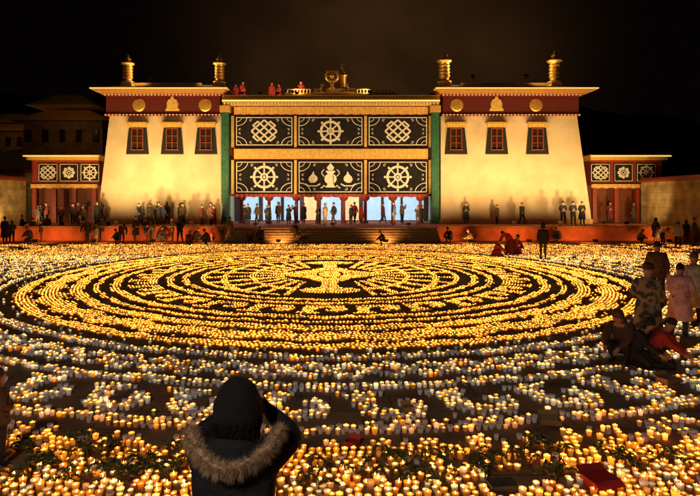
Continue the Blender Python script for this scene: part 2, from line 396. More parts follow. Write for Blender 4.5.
mb=MB(); mb.box(xa+.9,xb-.9,d-.05,d+.34,Z(115,d)+.02,Z(106,d)-.01); child(mb,'lintel',M['redpaint'],hall)
mb=MB(); mb.box(xa+.9,xb-.9,d-.05,d+.34,Z(159,d),Z(148,d)); child(mb,'lintel',M['ochre'],hall)
valance(hall,xa+.9,xb-.9,Z(114.5,d),Z(107,d),d-.14)
valance(hall,xa+.9,xb-.9,Z(157.5,d),Z(149,d),d-.14)
valance(hall,xa+.9,xb-.9,Z(197,d),Z(194,d),d-.05,m='redpaint')
for px in (226,434.5):
    mb=MB(); x=X(px,d); mb.box(x-.32,x+.32,d-.5,d+.3,1.003,Z(113,d)); mb.box(x-.4,x+.4,d-.56,d+.32,1.0035,1.35)
    col_=bevel(child(mb,'column',M['green'],hall),0.03)
    mb=MB(); mb.box(x-.42,x+.42,d-.6,d+.34,Z(113,d)+.002,Z(106.5,d)); child(mb,'capital',M['ochre'],hall)
E=[('knot','wheel','knot'),('wheel','vase','wheel')]
spans=[(235,293.5),(297.5,363.5),(367.5,428)]
for r,(pa,pb) in enumerate(((116,146.5),(160.5,193.5))):
    for c,(s0,s1) in enumerate(spans):
        curtain(hall,X(s0,d),X(s1,d),Z(pb,d),Z(pa,d),d-.02,E[r][c],0.17)
for px in (232.7,295.5,365.5,430):
    mb=MB(); x=X(px,d); mb.box(x-.11,x+.11,d-.12,d+.345,Z(194,d),Z(160,d)); child(mb,'mullion',M['yellowcloth'],hall)
    mb=MB(); mb.box(x-.11,x+.11,d-.12,d+.345,Z(147,d),Z(116,d)); child(mb,'mullion',M['yellowcloth'],hall)
for px in (240,268,296,318,344,366,394,422):
    mb=MB(); x=X(px,d); mb.lathe([(.26,0),(.26,.2),(.15,.25),(.14,1.9),(.3,2.0),(.4,2.2),(.4,2.45)],x,d+.9,1.003,12); child(mb,'pillar',M['redpaint'],hall,smooth=False)
for px,w,mk_ in ((250,18,'coolglow'),(272,18,'coolglow'),(292,16,'coolglow'),(311,14,'warmglow'),(331,20,'coolglow'),(352,14,'warmglow'),(372,18,'coolglow'),(392,17,'coolglow'),(413,21,'coolglow')):
    dd=d+5.45; mb=MB(); x=X(px,dd); ww=w*dd/F/2
    mb.box(x-ww-.05,x+ww+.05,dd-.1,dd+.04,1.003,3.45); do=child(mb,'door',M['wood'],hall)
    mb=MB(); mb.box(x-ww+.02,x+ww-.02,dd-.14,dd-.102,1.1,3.4)
    child(mb,'lit_pane',M[mk_],do)  # self-lit pane stands in for light inside the hall
zr=Z(98,d)
mb=MB(); 
dr=d+1.2
mb.box(X(288,dr),X(395,dr),dr-.4,dr+1.6,zr-.6,zr+.45); mb.box(X(286,dr),X(397,dr),dr-.6,dr+1.7,zr+.452,zr+.56); mb.box(X(313,dr),X(355,dr),dr-.3,dr+1.0,zr+.562,zr+.7)
mb.box(X(326,dr),X(346,dr),dr,dr+.9,zr+.702,zr+1.05)
child(mb,'roof_plinth',M['ochre'],hall)
mb=MB()
for px0,px1 in ((288,311),(357,395)):
    mb.box(X(px0,dr),X(px1,dr),dr-.35,dr-.28,zr+.88,zr+.95)
    k=px0
    while k<=px1: mb.lathe([(.06,0),(.09,.1),(.04,.2),(.06,.318)],X(k,dr),dr-.315,zr+.562,8); k+=3.2
child(mb,'roof_railing',M['gold'],hall)
mb=MB(); wz=Z(76,dr); wx=X(332,dr)
mb.lathe([(.42,-.08),(.6,-.08),(.6,.08),(.42,.08),(.42,-.08)],wx,dr,wz,28,axis='y',cap=False)
mb.lathe([(.01,-.12),(.15,-.12),(.15,.12),(.01,.12)],wx,dr,wz,12,axis='y',cap=False)
for k in range(8):
    a=k*math.pi/4; mb.tube([(wx+.1*math.cos(a),dr,wz+.1*math.sin(a)),(wx+.72*math.cos(a),dr,wz+.72*math.sin(a))],.045)
mb.lathe([(.3,0),(.15,.1),(.12,.3),(.2,.5)],wx,dr,zr+1.052,12)
child(mb,'dharma_wheel',M['gold'],hall,smooth=True)
banner_finial(hall,X(343,dr),dr+.5,zr+1.053,1.8)
for px,sg in ((318,1),(351,-1)):
    mb=MB(); x=X(px,dr); zz=zr+.7
    S_=.8
    P2=lambda a,b_: (x+sg*a*S_,dr,zz+b_*S_)
    mb.tube([P2(-.5,.12),P2(-.42,.3),P2(0,.34),P2(.25,.36),P2(.36,.6),P2(.42,.78),P2(.62,.8)],[.05,.13,.15,.14,.085,.08,.04],n=10)
    for k in (-.3,.2): mb.tube([(x+sg*k,dr-.12,zz+.17),(x+sg*(k+.2),dr-.16,zz+.05),(x+sg*(k-.02),dr-.16,zz+.03)],[.06,.045,.03])
    for e_ in(-.05,.05): mb.tube([(x+sg*.34,dr+e_,zz+.68),(x+sg*.28,dr+e_*2,zz+.8)],[.03,.008])
    child(mb,'gilded_deer',M['gold'],hall,smooth=True)
mb=MB(); mb.tube([(X(342,dr),dr+.5,zr+2.7),(X(342,dr),dr+.5,Z(62,dr))],.05); child(mb,'roof_spire',M['gold'],hall)
mb=MB(); mb.box(xa+.4,X(286,dr),d+.9,d+1.1,z+.4,z+.95); mb.box(X(398,dr),xb-.4,d+.9,d+1.1,z+.4,z+.95); child(mb,'roof_parapet',M['ochre'],hall)

# ---------------------------------------------------------------- low side galleries
def gallery(p0,p1,cs,label):
    d=48
    e=empty('side_gallery',(X((p0+p1)/2,d),d+2,1.0),label,'gallery building','low galleries beside the towers')
    x0,x1=X(p0,d),X(p1,d)
    mb=MB(); mb.box(x0,x1,d+.3,d+4,Z(185,d),Z(160,d)); child(mb,'upper_wall',M['redpaint'],e)
    mb=MB(); mb.box(x0,x1,d+1.5,d+4,1.003,Z(185,d)-.003); child(mb,'lower_wall',M['wood'],e)
    mb=MB(); z=Z(160,d); mb.box(x0-.2,x1+.2,d-.2,d+4.1,z+.002,z+.25); mb.box(x0-.4,x1+.4,d-.5,d+4.3,z+.252,z+.42); child(mb,'cornice',M['ochre'],e)
    mb=MB(); mb.box(x0-.3,x1+.3,d-.56,d-.503,z+.28,z+.35); child(mb,'assumed_light_strip',M['led'],e)
    for c,em in zip(cs,('knot','flower','wheel')): curtain(e,X(c-10,d),X(c+10,d),Z(182,d),Z(163,d),d+.2,em,0.12)
    for k in range(4):
        mb=MB(); x=x0+.3+(x1-x0-.6)*k/3; mb.box(x-.17,x+.17,d+.1,d+.4,1.003,Z(185,d)-.002); child(mb,'post',M['redpaint'],e)
    valance(e,x0,x1,Z(188,d),Z(184,d),d+.05)
gallery(30,97,(47,68,89),'low lit gallery with three black emblem curtains')
gallery(592,664,(601.5,624.5,647.5),'low lit gallery with black emblem curtains and red posts')

def ywall(x0,x1,y0,y1,h,name_label,mk_,mcop):
    e=empty('courtyard_wall',((x0+x1)/2,(y0+y1)/2,0),name_label,'wall')
    mb=MB(); mb.box(x0,x1,y0,y1,0.0,h); child(mb,'wall',M[mk_],e)
    mb=MB(); mb.box(x0-.15,x1+.15,y0-.15,y1+.15,h+.002,h+.2); mb.box(x0-.05,x1+.05,y0-.05,y1+.05,h+.202,h+.35); child(mb,'coping',M[mcop],e)
ywall(26.8,27.5,24,47.4,4.5,'tall stone courtyard wall lit yellow','stonewall','redpaint')
ywall(-26.9,-26.2,30,47.4,4.6,'tall stone courtyard wall with dark coping','stonewall','redpaint')
ywall(-45,-26.95,52,52.6,5.5,'rough stone wall behind the courtyard','stonewallf','redpaint')
ywall(27.6,46,52,52.6,5.0,'rough stone wall beside the gallery','stonewallf','redpaint')

def temple(cx,cy,z0,w,h,label):
    e=empty('hillside_temple',(cx,cy,z0),label,'temple')
    mb=MB(); mb.frus(cx-w/2,cx+w/2,cy,cy+8,z0-4,cx-w/2+.3,cx+w/2-.3,cy+.3,cy+7.7,z0+h*.5); child(mb,'wall',M['oldwall'],e)
    r=MB()
    for k,(ww,zz) in enumerate(((w*.62,.5),(w*.42,.78))):
        prof=[(1.0,0),(0.8,.08),(0.55,.18),(0.42,.24)]
        for q in range(3):
            a,b=prof[q],prof[q+1]
            r.frus(cx-ww*a[0],cx+ww*a[0],cy+4-4.8*a[0],cy+4+4.8*a[0],z0+h*(zz+a[1])+.01,cx-ww*b[0],cx+ww*b[0],cy+4-4.8*b[0],cy+4+4.8*b[0],z0+h*(zz+b[1]))
    child(r,'roof',M['ochre'],e)
    for k in range(5):
        m=MB(); x=cx-w*.4+w*.8*k/4; m.box(x-.35,x+.35,cy-.1,cy+.2,z0+h*.12,z0+h*.34); child(m,'window',M['pane'],e)
    L=bpy.data.lights.new('added_temple_light','POINT'); L.energy=170; L.color=(1,.55,.2); L.shadow_soft_size=.3  # unseen point light added so the dim temple shows
    q=bpy.data.objects.new('added_temple_light',L); COL.objects.link(q); q.location=(cx+3,cy-7,z0+3.5)
temple(X(62,76),76,Z(148,76),11.5,7.5,'dim tiered-roof temple on the dark hillside')
temple(X(8,88),88,Z(150,88),9,6,'dim small temple building on the dark hillside')

# ---------------------------------------------------------------- people
def seg_dist(p,a,b):
    ab=b-a; t=max(0,min(1,(p-a).dot(ab)/max(1e-9,ab.length_squared))); return (p-(a+ab*t)).length
def base_pose(puff=1.0):
    J={'pelvis':(0,0,.93),'belly':(0,0,1.08),'chest':(0,.01,1.3),'nb':(0,.01,1.44),'neck':(0,0,1.5),'h1':(0,-.015,1.565),'h2':(0,-.015,1.635),'h3':(0,0,1.695)}
    for s,n in ((1,'L'),(-1,'R')):
        J['hip'+n]=(s*.095,0,.86);J['kn'+n]=(s*.105,-.015,.48);J['an'+n]=(s*.105,.02,.09);J['to'+n]=(s*.125,-.13,.045)
        J['sh'+n]=(s*.17,.01,1.385);J['el'+n]=(s*.235,.03,1.12);J['wr'+n]=(s*.24,-.04,.89);J['ha'+n]=(s*.235,-.065,.80)
    return J
R={'pelvis':.155,'belly':.15,'chest':.17,'nb':.085,'neck':.06,'h1':.088,'h2':.108,'h3':.08,'hip':.105,'kn':.075,'an':.05,'to':.045,'sh':.09,'el':.066,'wr':.045,'ha':.036}
ED=[('pelvis','belly'),('belly','chest'),('chest','nb'),('nb','neck'),('neck','h1'),('h1','h2'),('h2','h3')]
for n in 'LR': ED+=[('pelvis','hip'+n),('hip'+n,'kn'+n),('kn'+n,'an'+n),('an'+n,'to'+n),('chest','sh'+n),('sh'+n,'el'+n),('el'+n,'wr'+n),('wr'+n,'ha'+n)]
def region(a,b):
    ks=(a,b)
    if any(k.startswith(('h1','h2','h3','neck')) for k in ks): return 0
    if any(k.startswith(('fi','ha')) for k in ks): return 0
    if any(k.startswith('to') for k in ks): return 3
    if any(k.startswith(('hip','kn','an')) for k in ks): return 2
    return 1
def body_mesh(name,J,puff=1.15,fingers=False,sub=1):
    names=list(J.keys()); pos=[Vector(J[k]) for k in names]; idx={k:i for i,k in enumerate(names)}
    rad=[]
    for k in names:
        base=R.get(k) or R.get(k[:-1]); 
        pf=puff if k[:2] in('pe','be','ch','sh','el','hi') else 1.0
        rad.append(base*pf)
    ed=[(idx[a],idx[b]) for a,b in ED]; en=list(ED)
    if fingers:
        for n in 'LR':
            w=Vector(J['wr'+n]); h=Vector(J['ha'+n]); dr=(h-w).normalized()
            side=dr.cross(Vector((0,1,0)) if abs(dr.y)<.8 else Vector((1,0,0))).normalized()
            nrm=dr.cross(side).normalized()
            ctr=h
            curl=nrm*(1 if nrm.y<0 else -1)
            for q,(off,L) in enumerate(((-.03,.065),(-.01,.078),(.011,.072),(.03,.055))):
                a=ctr+side*off; k0=len(names)
                for st,(fl,fc,r_) in enumerate(((.012,0,.011),(.5*L+.012,.008,.0095),(L+.005,.03,.008))):
                    names.append('fi%s%d%d'%(n,q,st)); pos.append(a+dr*fl+curl*fc+side*off*.25*st); rad.append(r_*1.15)
                ed.append((idx['ha'+n],k0)); en.append(('ha'+n,'fi'))
                ed.append((k0,k0+1)); ed.append((k0+1,k0+2)); en+=[('fi','fi'),('fi','fi')]
            k0=len(names); sgn=-1
            for st,(fs_,fd) in enumerate(((.035,-.035),(.06,-.005),(.07,.025))):
                names.append('fiT'); pos.append(ctr+side*sgn*fs_+dr*fd+curl*.01*st); rad.append((.014,.0125,.01)[st])
            ed.append((idx['wr'+n],k0)); en.append(('ha','fi')); ed.append((k0,k0+1)); ed.append((k0+1,k0+2)); en+=[('fi','fi'),('fi','fi')]
    me=bpy.data.meshes.new(name); me.from_pydata(pos,ed,[])
    o=bpy.data.objects.new(name,me); COL.objects.link(o)
    sk=o.modifiers.new('s','SKIN'); sk.use_smooth_shade=True
    lay=me.skin_vertices[0].data
    for i,r in enumerate(rad): lay[i].radius=(r,r); lay[i].use_root=False
    lay[0].use_root=True
    ss=o.modifiers.new('u','SUBSURF'); ss.levels=sub+1; ss.render_levels=sub+1
    dg=bpy.context.evaluated_depsgraph_get(); dg.update()
    nm=bpy.data.meshes.new_from_object(o.evaluated_get(dg))
    bpy.data.objects.remove(o)
    nm.materials.clear()
    segs=[(pos[a],pos[b],region(*en[i])) for i,(a,b) in enumerate(ed)]
    mi=[]
    for p in nm.polygons:
        c=p.center; best=min(segs,key=lambda s:seg_dist(c,s[0],s[1])); mi.append(best[2])
    for _ in range(4): nm.materials.append(None)
    nm.polygons.foreach_set('material_index',mi); nm.polygons.foreach_set('use_smooth',[True]*len(mi))
    return nm
def P_(**k):
    J=base_pose(); J.update(k); return J
POSES={}
POSES['stand']=P_()
POSES['relaxed']=P_(elL=(.25,.05,1.14),wrL=(.13,-.16,1.06),haL=(.06,-.2,1.08),elR=(-.25,.05,1.14),wrR=(-.13,-.17,1.03),haR=(-.06,-.21,1.04),knL=(.13,-.05,.48),anL=(.16,.03,.09),toL=(.2,-.11,.045))
POSES['phone']=P_(elL=(.24,-.12,1.2),wrL=(.1,-.32,1.42),haL=(.05,-.36,1.5),elR=(-.24,-.12,1.2),wrR=(-.1,-.32,1.42),haR=(-.05,-.36,1.5))
POSES['walk']=P_(knL=(.1,-.16,.5),anL=(.1,-.2,.1),toL=(.11,-.35,.06),knR=(-.1,.04,.48),anR=(-.1,.28,.13),toR=(-.11,.15,.045),elL=(.23,.12,1.14),wrL=(.22,.1,.9),haL=(.22,.06,.82),wrR=(-.22,-.2,.95),haR=(-.22,-.26,.88),elR=(-.23,-.06,1.13))
sq=dict(pelvis=(0,.14,.3),belly=(0,.1,.46),chest=(0,-.02,.66),nb=(0,-.08,.79),neck=(0,-.12,.84),h1=(0,-.17,.89),h2=(0,-.2,.95),h3=(0,-.2,1.01))
for s,n in ((1,'L'),(-1,'R')):
    sq.update({'hip'+n:(s*.11,.1,.28),'kn'+n:(s*.17,-.27,.45),'an'+n:(s*.14,-.05,.09),'to'+n:(s*.16,-.2,.045),'sh'+n:(s*.18,-.04,.74),'el'+n:(s*.22,-.24,.54),'wr'+n:(s*.12,-.44,.38),'ha'+n:(s*.09,-.52,.33)})
POSES['squat']=P_(**sq)
bd=dict(pelvis=(0,.14,.88),belly=(0,.04,1.0),chest=(0,-.13,1.13),nb=(0,-.25,1.19),neck=(0,-.3,1.21),h1=(0,-.36,1.21),h2=(0,-.42,1.22),h3=(0,-.46,1.25))
for s,n in ((1,'L'),(-1,'R')):
    bd.update({'hip'+n:(s*.1,.12,.83),'kn'+n:(s*.12,-.02,.47),'sh'+n:(s*.17,-.18,1.14),'el'+n:(s*.22,-.3,.9),'wr'+n:(s*.16,-.42,.68),'ha'+n:(s*.13,-.48,.6)})
POSES['bend']=P_(**bd)
kn=dict(sq); 
for s,n in ((1,'L'),(-1,'R')):
    kn.update({'kn'+n:(s*.16,-.28,.09),'an'+n:(s*.13,.12,.08),'to'+n:(s*.13,.28,.05),'hip'+n:(s*.11,.08,.3)})
POSES['kneel']=P_(**kn)
BM={k:body_mesh('person_body_'+k,v) for k,v in POSES.items()}
BMF={k:body_mesh('person_body_detail_'+k,POSES[k],1.25,True,1) for k in ('stand','phone','squat','bend','kneel','relaxed')}
def ico(sub=2):
    bm=bmesh.new(); bmesh.ops.create_icosphere(bm,subdivisions=sub,radius=1)
    vs=[v.co.copy() for v in bm.verts]; fs=[tuple(v.index for v in f.verts) for f in bm.faces]; bm.free(); return vs,fs
IV,IF=ico(2); IV3,IF3=ico(4)
def hair_mesh(J,kind):
    h1,h2,h3=Vector(J['h1']),Vector(J['h2']),Vector(J['h3'])
    up=(h3-h1).normalized(); c=h2+up*.02
    rt=Vector((1,0,0)); back=rt.cross(up).normalized()
    if back.y<0 and up.z>0.3: back=-back
    mb=MB()
    def ell(cc,a,b,c_,vs=IV,fs=IF,nz=.004,keep=None):
        pts=[cc+rt*(v.x*a)+back*(v.y*b)+up*(v.z*c_)+v*nz*math.sin(v.x*23+v.z*19) for v in vs]
        mb.add(pts,fs)
    if kind in('short','long','bun'):
        ell(c+back*.022+up*.018,.094,.098,.1)
    if kind=='long':
        ell(c+back*.06-up*.09,.08,.05,.16)
    if kind=='bun': ell(c+back*.11+up*.02,.04,.04,.04)
    if kind in('hat','beanie'):
        ell(c+back*.01+up*.04,.1,.108,.09)
        ell(c+back*.01+up*.01,.107,.114,.028)
        if kind=='beanie': ell(c+up*.145+back*.01,.03,.03,.03)
    if kind=='brim':
        ell(c+up*.045,.095,.1,.08); ell(c+up*.03,.17,.18,.014)
    if kind=='hood':
        ell(c+back*.03+up*.015,.115,.12,.13); ell(c+back*.08-up*.09,.13,.07,.08)
    return mb
PEOPLE=[]
def mkperson(x,y,z,pose,rot,jacket,trousers,hair='short',haircol=None,sc=1.0,label='',detail=False,group=None,robe=None,extra=None):
    J=POSES[pose]; src=(BMF if detail else BM)[pose]
    me=src.copy(); 
    for i,m in enumerate((M['skin'],cloth[jacket],cloth[trousers],M['shoe'])): me.materials[i]=m
    o=bpy.data.objects.new('person',me); COL.objects.link(o)
    o.location=(x,y,z); o.rotation_euler=(0,0,rot); o.scale=(sc*random.uniform(.93,1.08) if not detail else sc,sc,sc)
    o['label']=label or f'person in {jacket} jacket'; o['category']='person'
    if group: o['group']=group
    hm=hair_mesh(J,hair)
    cn={'hat':'hat','beanie':'hat','brim':'hat','hood':'hood'}.get(hair,'hair')
    h=hm.obj(cn,cloth[haircol] if haircol else M['hair'],smooth=True); h.parent=o
    if detail:
        h1,h2,h3=Vector(J['h1']),Vector(J['h2']),Vector(J['h3']); up=(h3-h1).normalized(); rt=Vector((1,0,0)); bk=rt.cross(up).normalized()
        if bk.y<0 and up.z>0.3: bk=-bk
        c=h2-up*.02
        for nm_,cc,a,b,c_ in (('nose',c-bk*.088,.012,.018,.02),('ear',c+rt*.085,.012,.02,.028),('ear',c-rt*.085,.012,.02,.028)):
            f=MB(); f.add([cc+rt*v.x*a+bk*v.y*b+up*v.z*c_ for v in IV],IF)
            q=f.obj(nm_,M['skin'],smooth=True); q.parent=o
        for s in (-1,1):
            f=MB(); cc=c-bk*.076+rt*s*.032+up*.022
            f.add([cc+rt*v.x*.012+bk*v.y*.008+up*v.z*.006 for v in IV],IF); q=f.obj('eye',M['hair'],smooth=True); q.parent=o
        f=MB(); cc=c-bk*.078-up*.035; f.add([cc+rt*v.x*.022+bk*v.y*.007+up*v.z*.005 for v in IV],IF); q=f.obj('mouth',cloth['maroon'],smooth=True); q.parent=o
    if robe or pose in('stand','relaxed','phone','walk'):
        pz=J['pelvis'][2]; mb=MB(); n=20
        if extra=='long': zl=[1.08,.9,.65,.42]; rr=[(.2,.165),(.225,.19),(.25,.22),(.27,.245)]
        elif robe: zl=[1.02,.8,.4,.12]; rr=[(.19,.15),(.22,.19),(.26,.24),(.29,.27)]
        else: zl=[1.04,.92,.78]; rr=[(.185,.15),(.2,.17),(.215,.185)]
        if pose in('squat','kneel'): zl=[.5,.3,.15,.03]; rr=[(.2,.18),(.28,.27),(.34,.36),(.38,.42)]
        if pose=='bend': zl=[.98,.8,.4,.12]
        oy=0.1 if pose=='bend' else (.02 if pose in('squat','kneel') else 0)
        vs=[]
        for k,zz in enumerate(zl):
            for i in range(n):
                a=2*math.pi*i/n; w=1+.05*math.sin(i*3.1+k)*(k/len(zl))
                vs.append((rr[k][0]*w*math.cos(a),oy+rr[k][1]*w*math.sin(a),zz))
        fs=[(k*n+i,k*n+(i+1)%n,(k+1)*n+(i+1)%n,(k+1)*n+i) for k in range(len(zl)-1) for i in range(n)]
        mb.add(vs,fs); q=mb.obj('robe' if robe else 'coat_hem',cloth[robe or jacket],smooth=True); q.parent=o
    if pose=='phone':
        mb=MB(); mb.box(-.075,.075,-.40,-.39,1.5,1.575); q=mb.obj('smartphone',M['phone']); 
        q['label']='dark smartphone held up in both hands'; q['category']='phone'
        q.location=(x,y,z); q.rotation_euler=(0,0,rot); q.scale=(sc,)*3
        if group: q['group']='smartphones held up'
    if z<0.5: PEOPLE.append((x,y,.33 if pose not in('squat','kneel') else .38))
    return o
jk=['black','black','brown','navy','maroon','olive','grey','black','navy','brown','black','maroon','tan']
hk=['short','short','hat','long','hood','beanie','short','bun']
def crowd(px,pyf,pose=None,j=None,rot=None,terrace=False,tr=None,hair=None,hc=None,sc=None,robe=None,label=None,grp='onlookers around the courtyard',detail=False,d=None,extra=None):
    if terrace:
        d=d or F*(CH-1.003)/(pyf-HY); z=1.003
    else: d=d or GD(pyf); z=0.004
    pose=pose or random.choice(['stand','relaxed','phone','walk','walk'])
    j=j or random.choice(jk); tr=tr or random.choice(['black','denim','black','brown'])
    rot=random.uniform(-3.1,3.1) if rot is None else rot
    hair=hair or random.choice(hk)
    if hair in('hat','beanie','brim') : hc=hc or random.choice(['black','maroon','grey','brown'])
    if hair=='hood': hc=hc or j
    if extra is None and random.random()<.3 and not robe: extra='long'
    verb={'stand':'standing','relaxed':'standing','phone':'phone-holding','walk':'walking','squat':'squatting','bend':'stooping','kneel':'kneeling'}[pose]
    wh='on the hall terrace' if terrace else 'beside candle cups'
    lab=label or f'{verb} person in {j} {"robe" if robe else "jacket"} {wh}'
    return mkperson(X(px,d),d,z,pose,rot,j,tr,hair,hc,sc or random.uniform(.86,1.08),lab,detail,grp,robe,extra)
PI=math.pi
for px,pf in ((141,222.5),(150,223),(167,223),(183,223),(212,223.5),(244,224.5),(249,225),(256,225),(266,224.5),(270,225.5),(279,225),(290,224.5),(296,225),(303,225.5),(321,226),(326,225.5),(336,226.5),(350,225),(357,225.5),(363,226),(380,226),(391,225),(405,225),(418,225),(424,224.5)):
    if px<230: crowd(px,pf,terrace=True,d=random.uniform(44.0,45.4))
    else: crowd(px+random.uniform(-3,3),pf,terrace=True,d=random.uniform(42.5,47.5),j='red' if px in(363,357) else None)
for px in (36,42,46,60,74,78,84,99,104,138,141,155,158,162,178,182,203,212,215,226):
    crowd(px+random.uniform(-2,2),227,terrace=True,d=random.uniform(42.6,45.3),j=random.choice(['black','brown','navy','maroon','black']))
for px,j in ((466,'black'),(497,'brown'),(522,'black')): crowd(px,224,pose='relaxed' if px!=522 else 'walk',j=j,terrace=True,d=44.8)
for px,j in ((563,'black'),(573,'navy'),(582,'black')): crowd(px,229,pose='relaxed',j=j,terrace=True,rot=0,d=44.2,sc=1.08)
for px in (72,84,98,610,634): crowd(px,223,terrace=True)
for px,pz_ in ((236,0),(243,.0),(272,0),(279,0),(301,0)): 
    dd=47.95; mkperson(X(px,dd),dd,Z(106,46.6)+.405,random.choice(['relaxed','stand']),random.uniform(-2.5,2.5),'red','maroon','short',None,random.uniform(1.0,1.2),'monk in red robe standing on the hall roof',False,'monks on the roof','red')
for px,pf,j,ps in ((5,244,'black','stand'),(12,243,'brown','relaxed'),(22,239,'black','stand'),(33,240,'tan','stand'),(41,241,'black','phone'),(47,238,'maroon','stand'),(54,240,'black','squat'),(62,238,'navy','stand'),(70,240,'tan','squat'),(79,238,'orange','stand'),(102,241,'brown','stand'),(107,240,'black','relaxed'),(96,243,'grey','bend'),(136,241,'black','stand'),(146,241,'navy','stand'),(152,242,'grey','bend'),(160,242,'black','squat'),(172,241,'brown','stand'),(180,243,'black','walk'),(196,242,'black','squat'),(222,243,'orange','bend'),(211,243,'maroon','squat'),(230,242,'tan','stand'),(118,243,'olive','squat'),(250,243,'maroon','squat'),(305,246,'black','squat'),(470,243,'black','squat'),(640,243,'tan','squat')):
    crowd(px,pf,pose=ps,j=j)
for px in (28,88,124,188,204,262,292,384,446,560):
    crowd(px+random.uniform(-4,4),random.uniform(241.5,245.5),pose=random.choice(['squat','kneel','bend','squat']),j=random.choice(['brown','maroon','black','navy','black']))
crowd(543,260,pose='stand',j='black',rot=PI*.9,hair='hood',hc='black',sc=1.05,label='person in dark hooded coat standing among the candle rings')
for px,pf,r in ((497,257,1.2),(508,256,-1.0),(515,255,.5)): crowd(px,pf,pose='squat' if px!=508 else 'bend',j='red',tr='maroon',robe='maroon',rot=r,hair='short',label='monk in red robes tending candles on the ground')
crowd(663,246,pose='bend',j='white',rot=1.7,label='stooping person in pale jacket near the courtyard wall'); crowd(678,248,pose='stand',j='white',rot=2.6); crowd(686,243,pose='stand',j='black'); crowd(694,246,pose='relaxed',j='brown'); crowd(656,243,pose='walk',j='black')
# right cluster
mkperson(X(657,15.6),15.6,.004,'stand',PI*.8,'brown','black','short',None,1.04,'person in dark brown jacket standing near the candles',True)
mkperson(X(648,10.5),10.5,.004,'relaxed',2.3,'camo','camo','hat','brown',1.02,'large person in camouflage jacket standing over crouching companions',True,extra='long')
mkperson(X(680,12.0),12.0,.004,'relaxed',2.6,'pink','denim','short',None,.92,'child in long pale pink coat with back turned',True,extra='long')
mkperson(X(694,13.4),13.4,.004,'relaxed',2.9,'white','black','beanie','grey',.97,'person in pale coat and knitted hat seen from behind',True,extra='long')
mkperson(X(622,10.1),10.1,.004,'squat',-0.9,'brown','black','hood','brown',.92,'person in dark brown coat crouching to light candles',True)
mkperson(X(660,9.8),9.8,.004,'kneel',1.0,'red','black','hat','black',.84,'person in red jacket kneeling by the cups',True)
mkperson(X(641,9.9),9.9,.004,'kneel',.6,'black','black','hood','black',.82,'person in black coat kneeling among the cups',True)
mkperson(X(-1,6.2),6.2,.004,'relaxed',2.4,'brown','black','hood','brown',.62,'child in brown hooded coat standing among candles',True)

# ---- foreground person
HJ=base_pose()
for s,n in ((1,'L'),(-1,'R')):
    HJ['to'+n]=(s*.12,.14,.045); HJ['an'+n]=(s*.105,-.02,.09); HJ['kn'+n]=(s*.105,.015,.48)
HJ['shL']=(.17,0,1.36); HJ['shR']=(-.17,0,1.36); HJ['chest']=(0,0,1.28); HJ['nb']=(0,.02,1.42); HJ['neck']=(0,.04,1.47)
HJ['elR']=(-.28,.15,1.36); HJ['wrR']=(-.15,.32,1.45); HJ['haR']=(-.08,.39,1.49)
HJ['elL']=(.31,.15,1.41); HJ['wrL']=(.16,.31,1.48); HJ['haL']=(.09,.38,1.5)
HJ['h1']=(0,.06,1.53); HJ['h2']=(.0,.085,1.59); HJ['h3']=(.0,.1,1.65)
hm=body_mesh('person_body_hero',HJ,1.34,True,2)
for i,m in enumerate((M['skin'],cloth['puffer'],cloth['puffer'],M['shoe'])): hm.materials[i]=m
for p in hm.polygons:
    c=p.center
    if p.material_index==0 and abs(c.x)<.2 and c.y<.22 and c.z<1.535: p.material_index=1
STEP=.2
hx,hy,hz=X(236,3.1),3.1,STEP+.003
hero=bpy.data.objects.new('person',hm); COL.objects.link(hero); hero.location=(hx,hy,hz)
hero['label']='person in black coat with fur-trimmed hood photographing the candles'; hero['category']='person'
mb=MB()
c=Vector((.0,.07,1.595))
vs=[]
for v in IV3:
    q=Vector((v.x*.140,v.y*.138,v.z*.16+(0.02*(1-v.x*v.x-v.y*v.y) if v.z>0 else 0)))
    az=math.atan2(v.y,v.x)
    q*=1+.015*math.sin(v.z*9+az*2)+.008*math.sin(az*13+v.z*4)*(1-abs(v.z))+.015*math.sin(v.x*6+2)*math.sin(v.z*7)
    if v.z<.05: q.x*=1.0+.12*min(1,-v.z+.05)*2
    vs.append(c+q)
mb.add(vs,IF3)
h=mb.obj('hat',cloth['knit'],smooth=True); h.parent=hero
mb=MB()
for k in range(1200):
    a=random.uniform(PI*1.05,PI*1.95); r=.122+random.uniform(-.02,.01)
    x0=c.x+r*math.cos(a); y0=c.y+r*math.sin(a); z0=c.z-random.uniform(.02,.1)
    L=random.uniform(.06,.12)
    mb.tube([(x0,y0,z0),(x0*1.03+random.uniform(-.006,.006),y0-.015,z0-L*.5),(x0*.95+random.uniform(-.01,.01),y0-.0,z0-L)],[.003,.003,.001],n=3)
h=mb.obj('hair',M['hair']); h.parent=hero
mb=MB(); nu,nv=28,8; vs=[]
def rim(t):
    s_=max(0,math.sin(t))
    return Vector((-.245*math.cos(t)*(1-.10*s_),-.03-.20*s_**1.2 if math.sin(t)>0 else -.03+.1*abs(math.sin(t)),1.51-.12*s_**1.4))
for i in range(nu+1):
    t=-.1+(PI+.2)*i/nu; rp=rim(t); ip=Vector((-.12*math.cos(t),.02-.1*max(0,math.sin(t)),1.42))
    for j in range(nv+1):
        s=j/nv; p=ip.lerp(rp,s); p.z-=.06*math.sin(s*PI); vs.append(p)
fs=[(i*(nv+1)+j,i*(nv+1)+j+1,(i+1)*(nv+1)+j+1,(i+1)*(nv+1)+j) for i in range(nu) for j in range(nv)]
mb.add(vs,fs); 
vs2=[]
for i in range(nu+1):
    t=-.1+(PI+.2)*i/nu; rp=rim(t)
    for j in range(5):
        s=j/4; inn_=Vector((0,.02,1.3)); p=rp.lerp(inn_,s*.6); p.z=rp.z-.2*s; vs2.append(p)
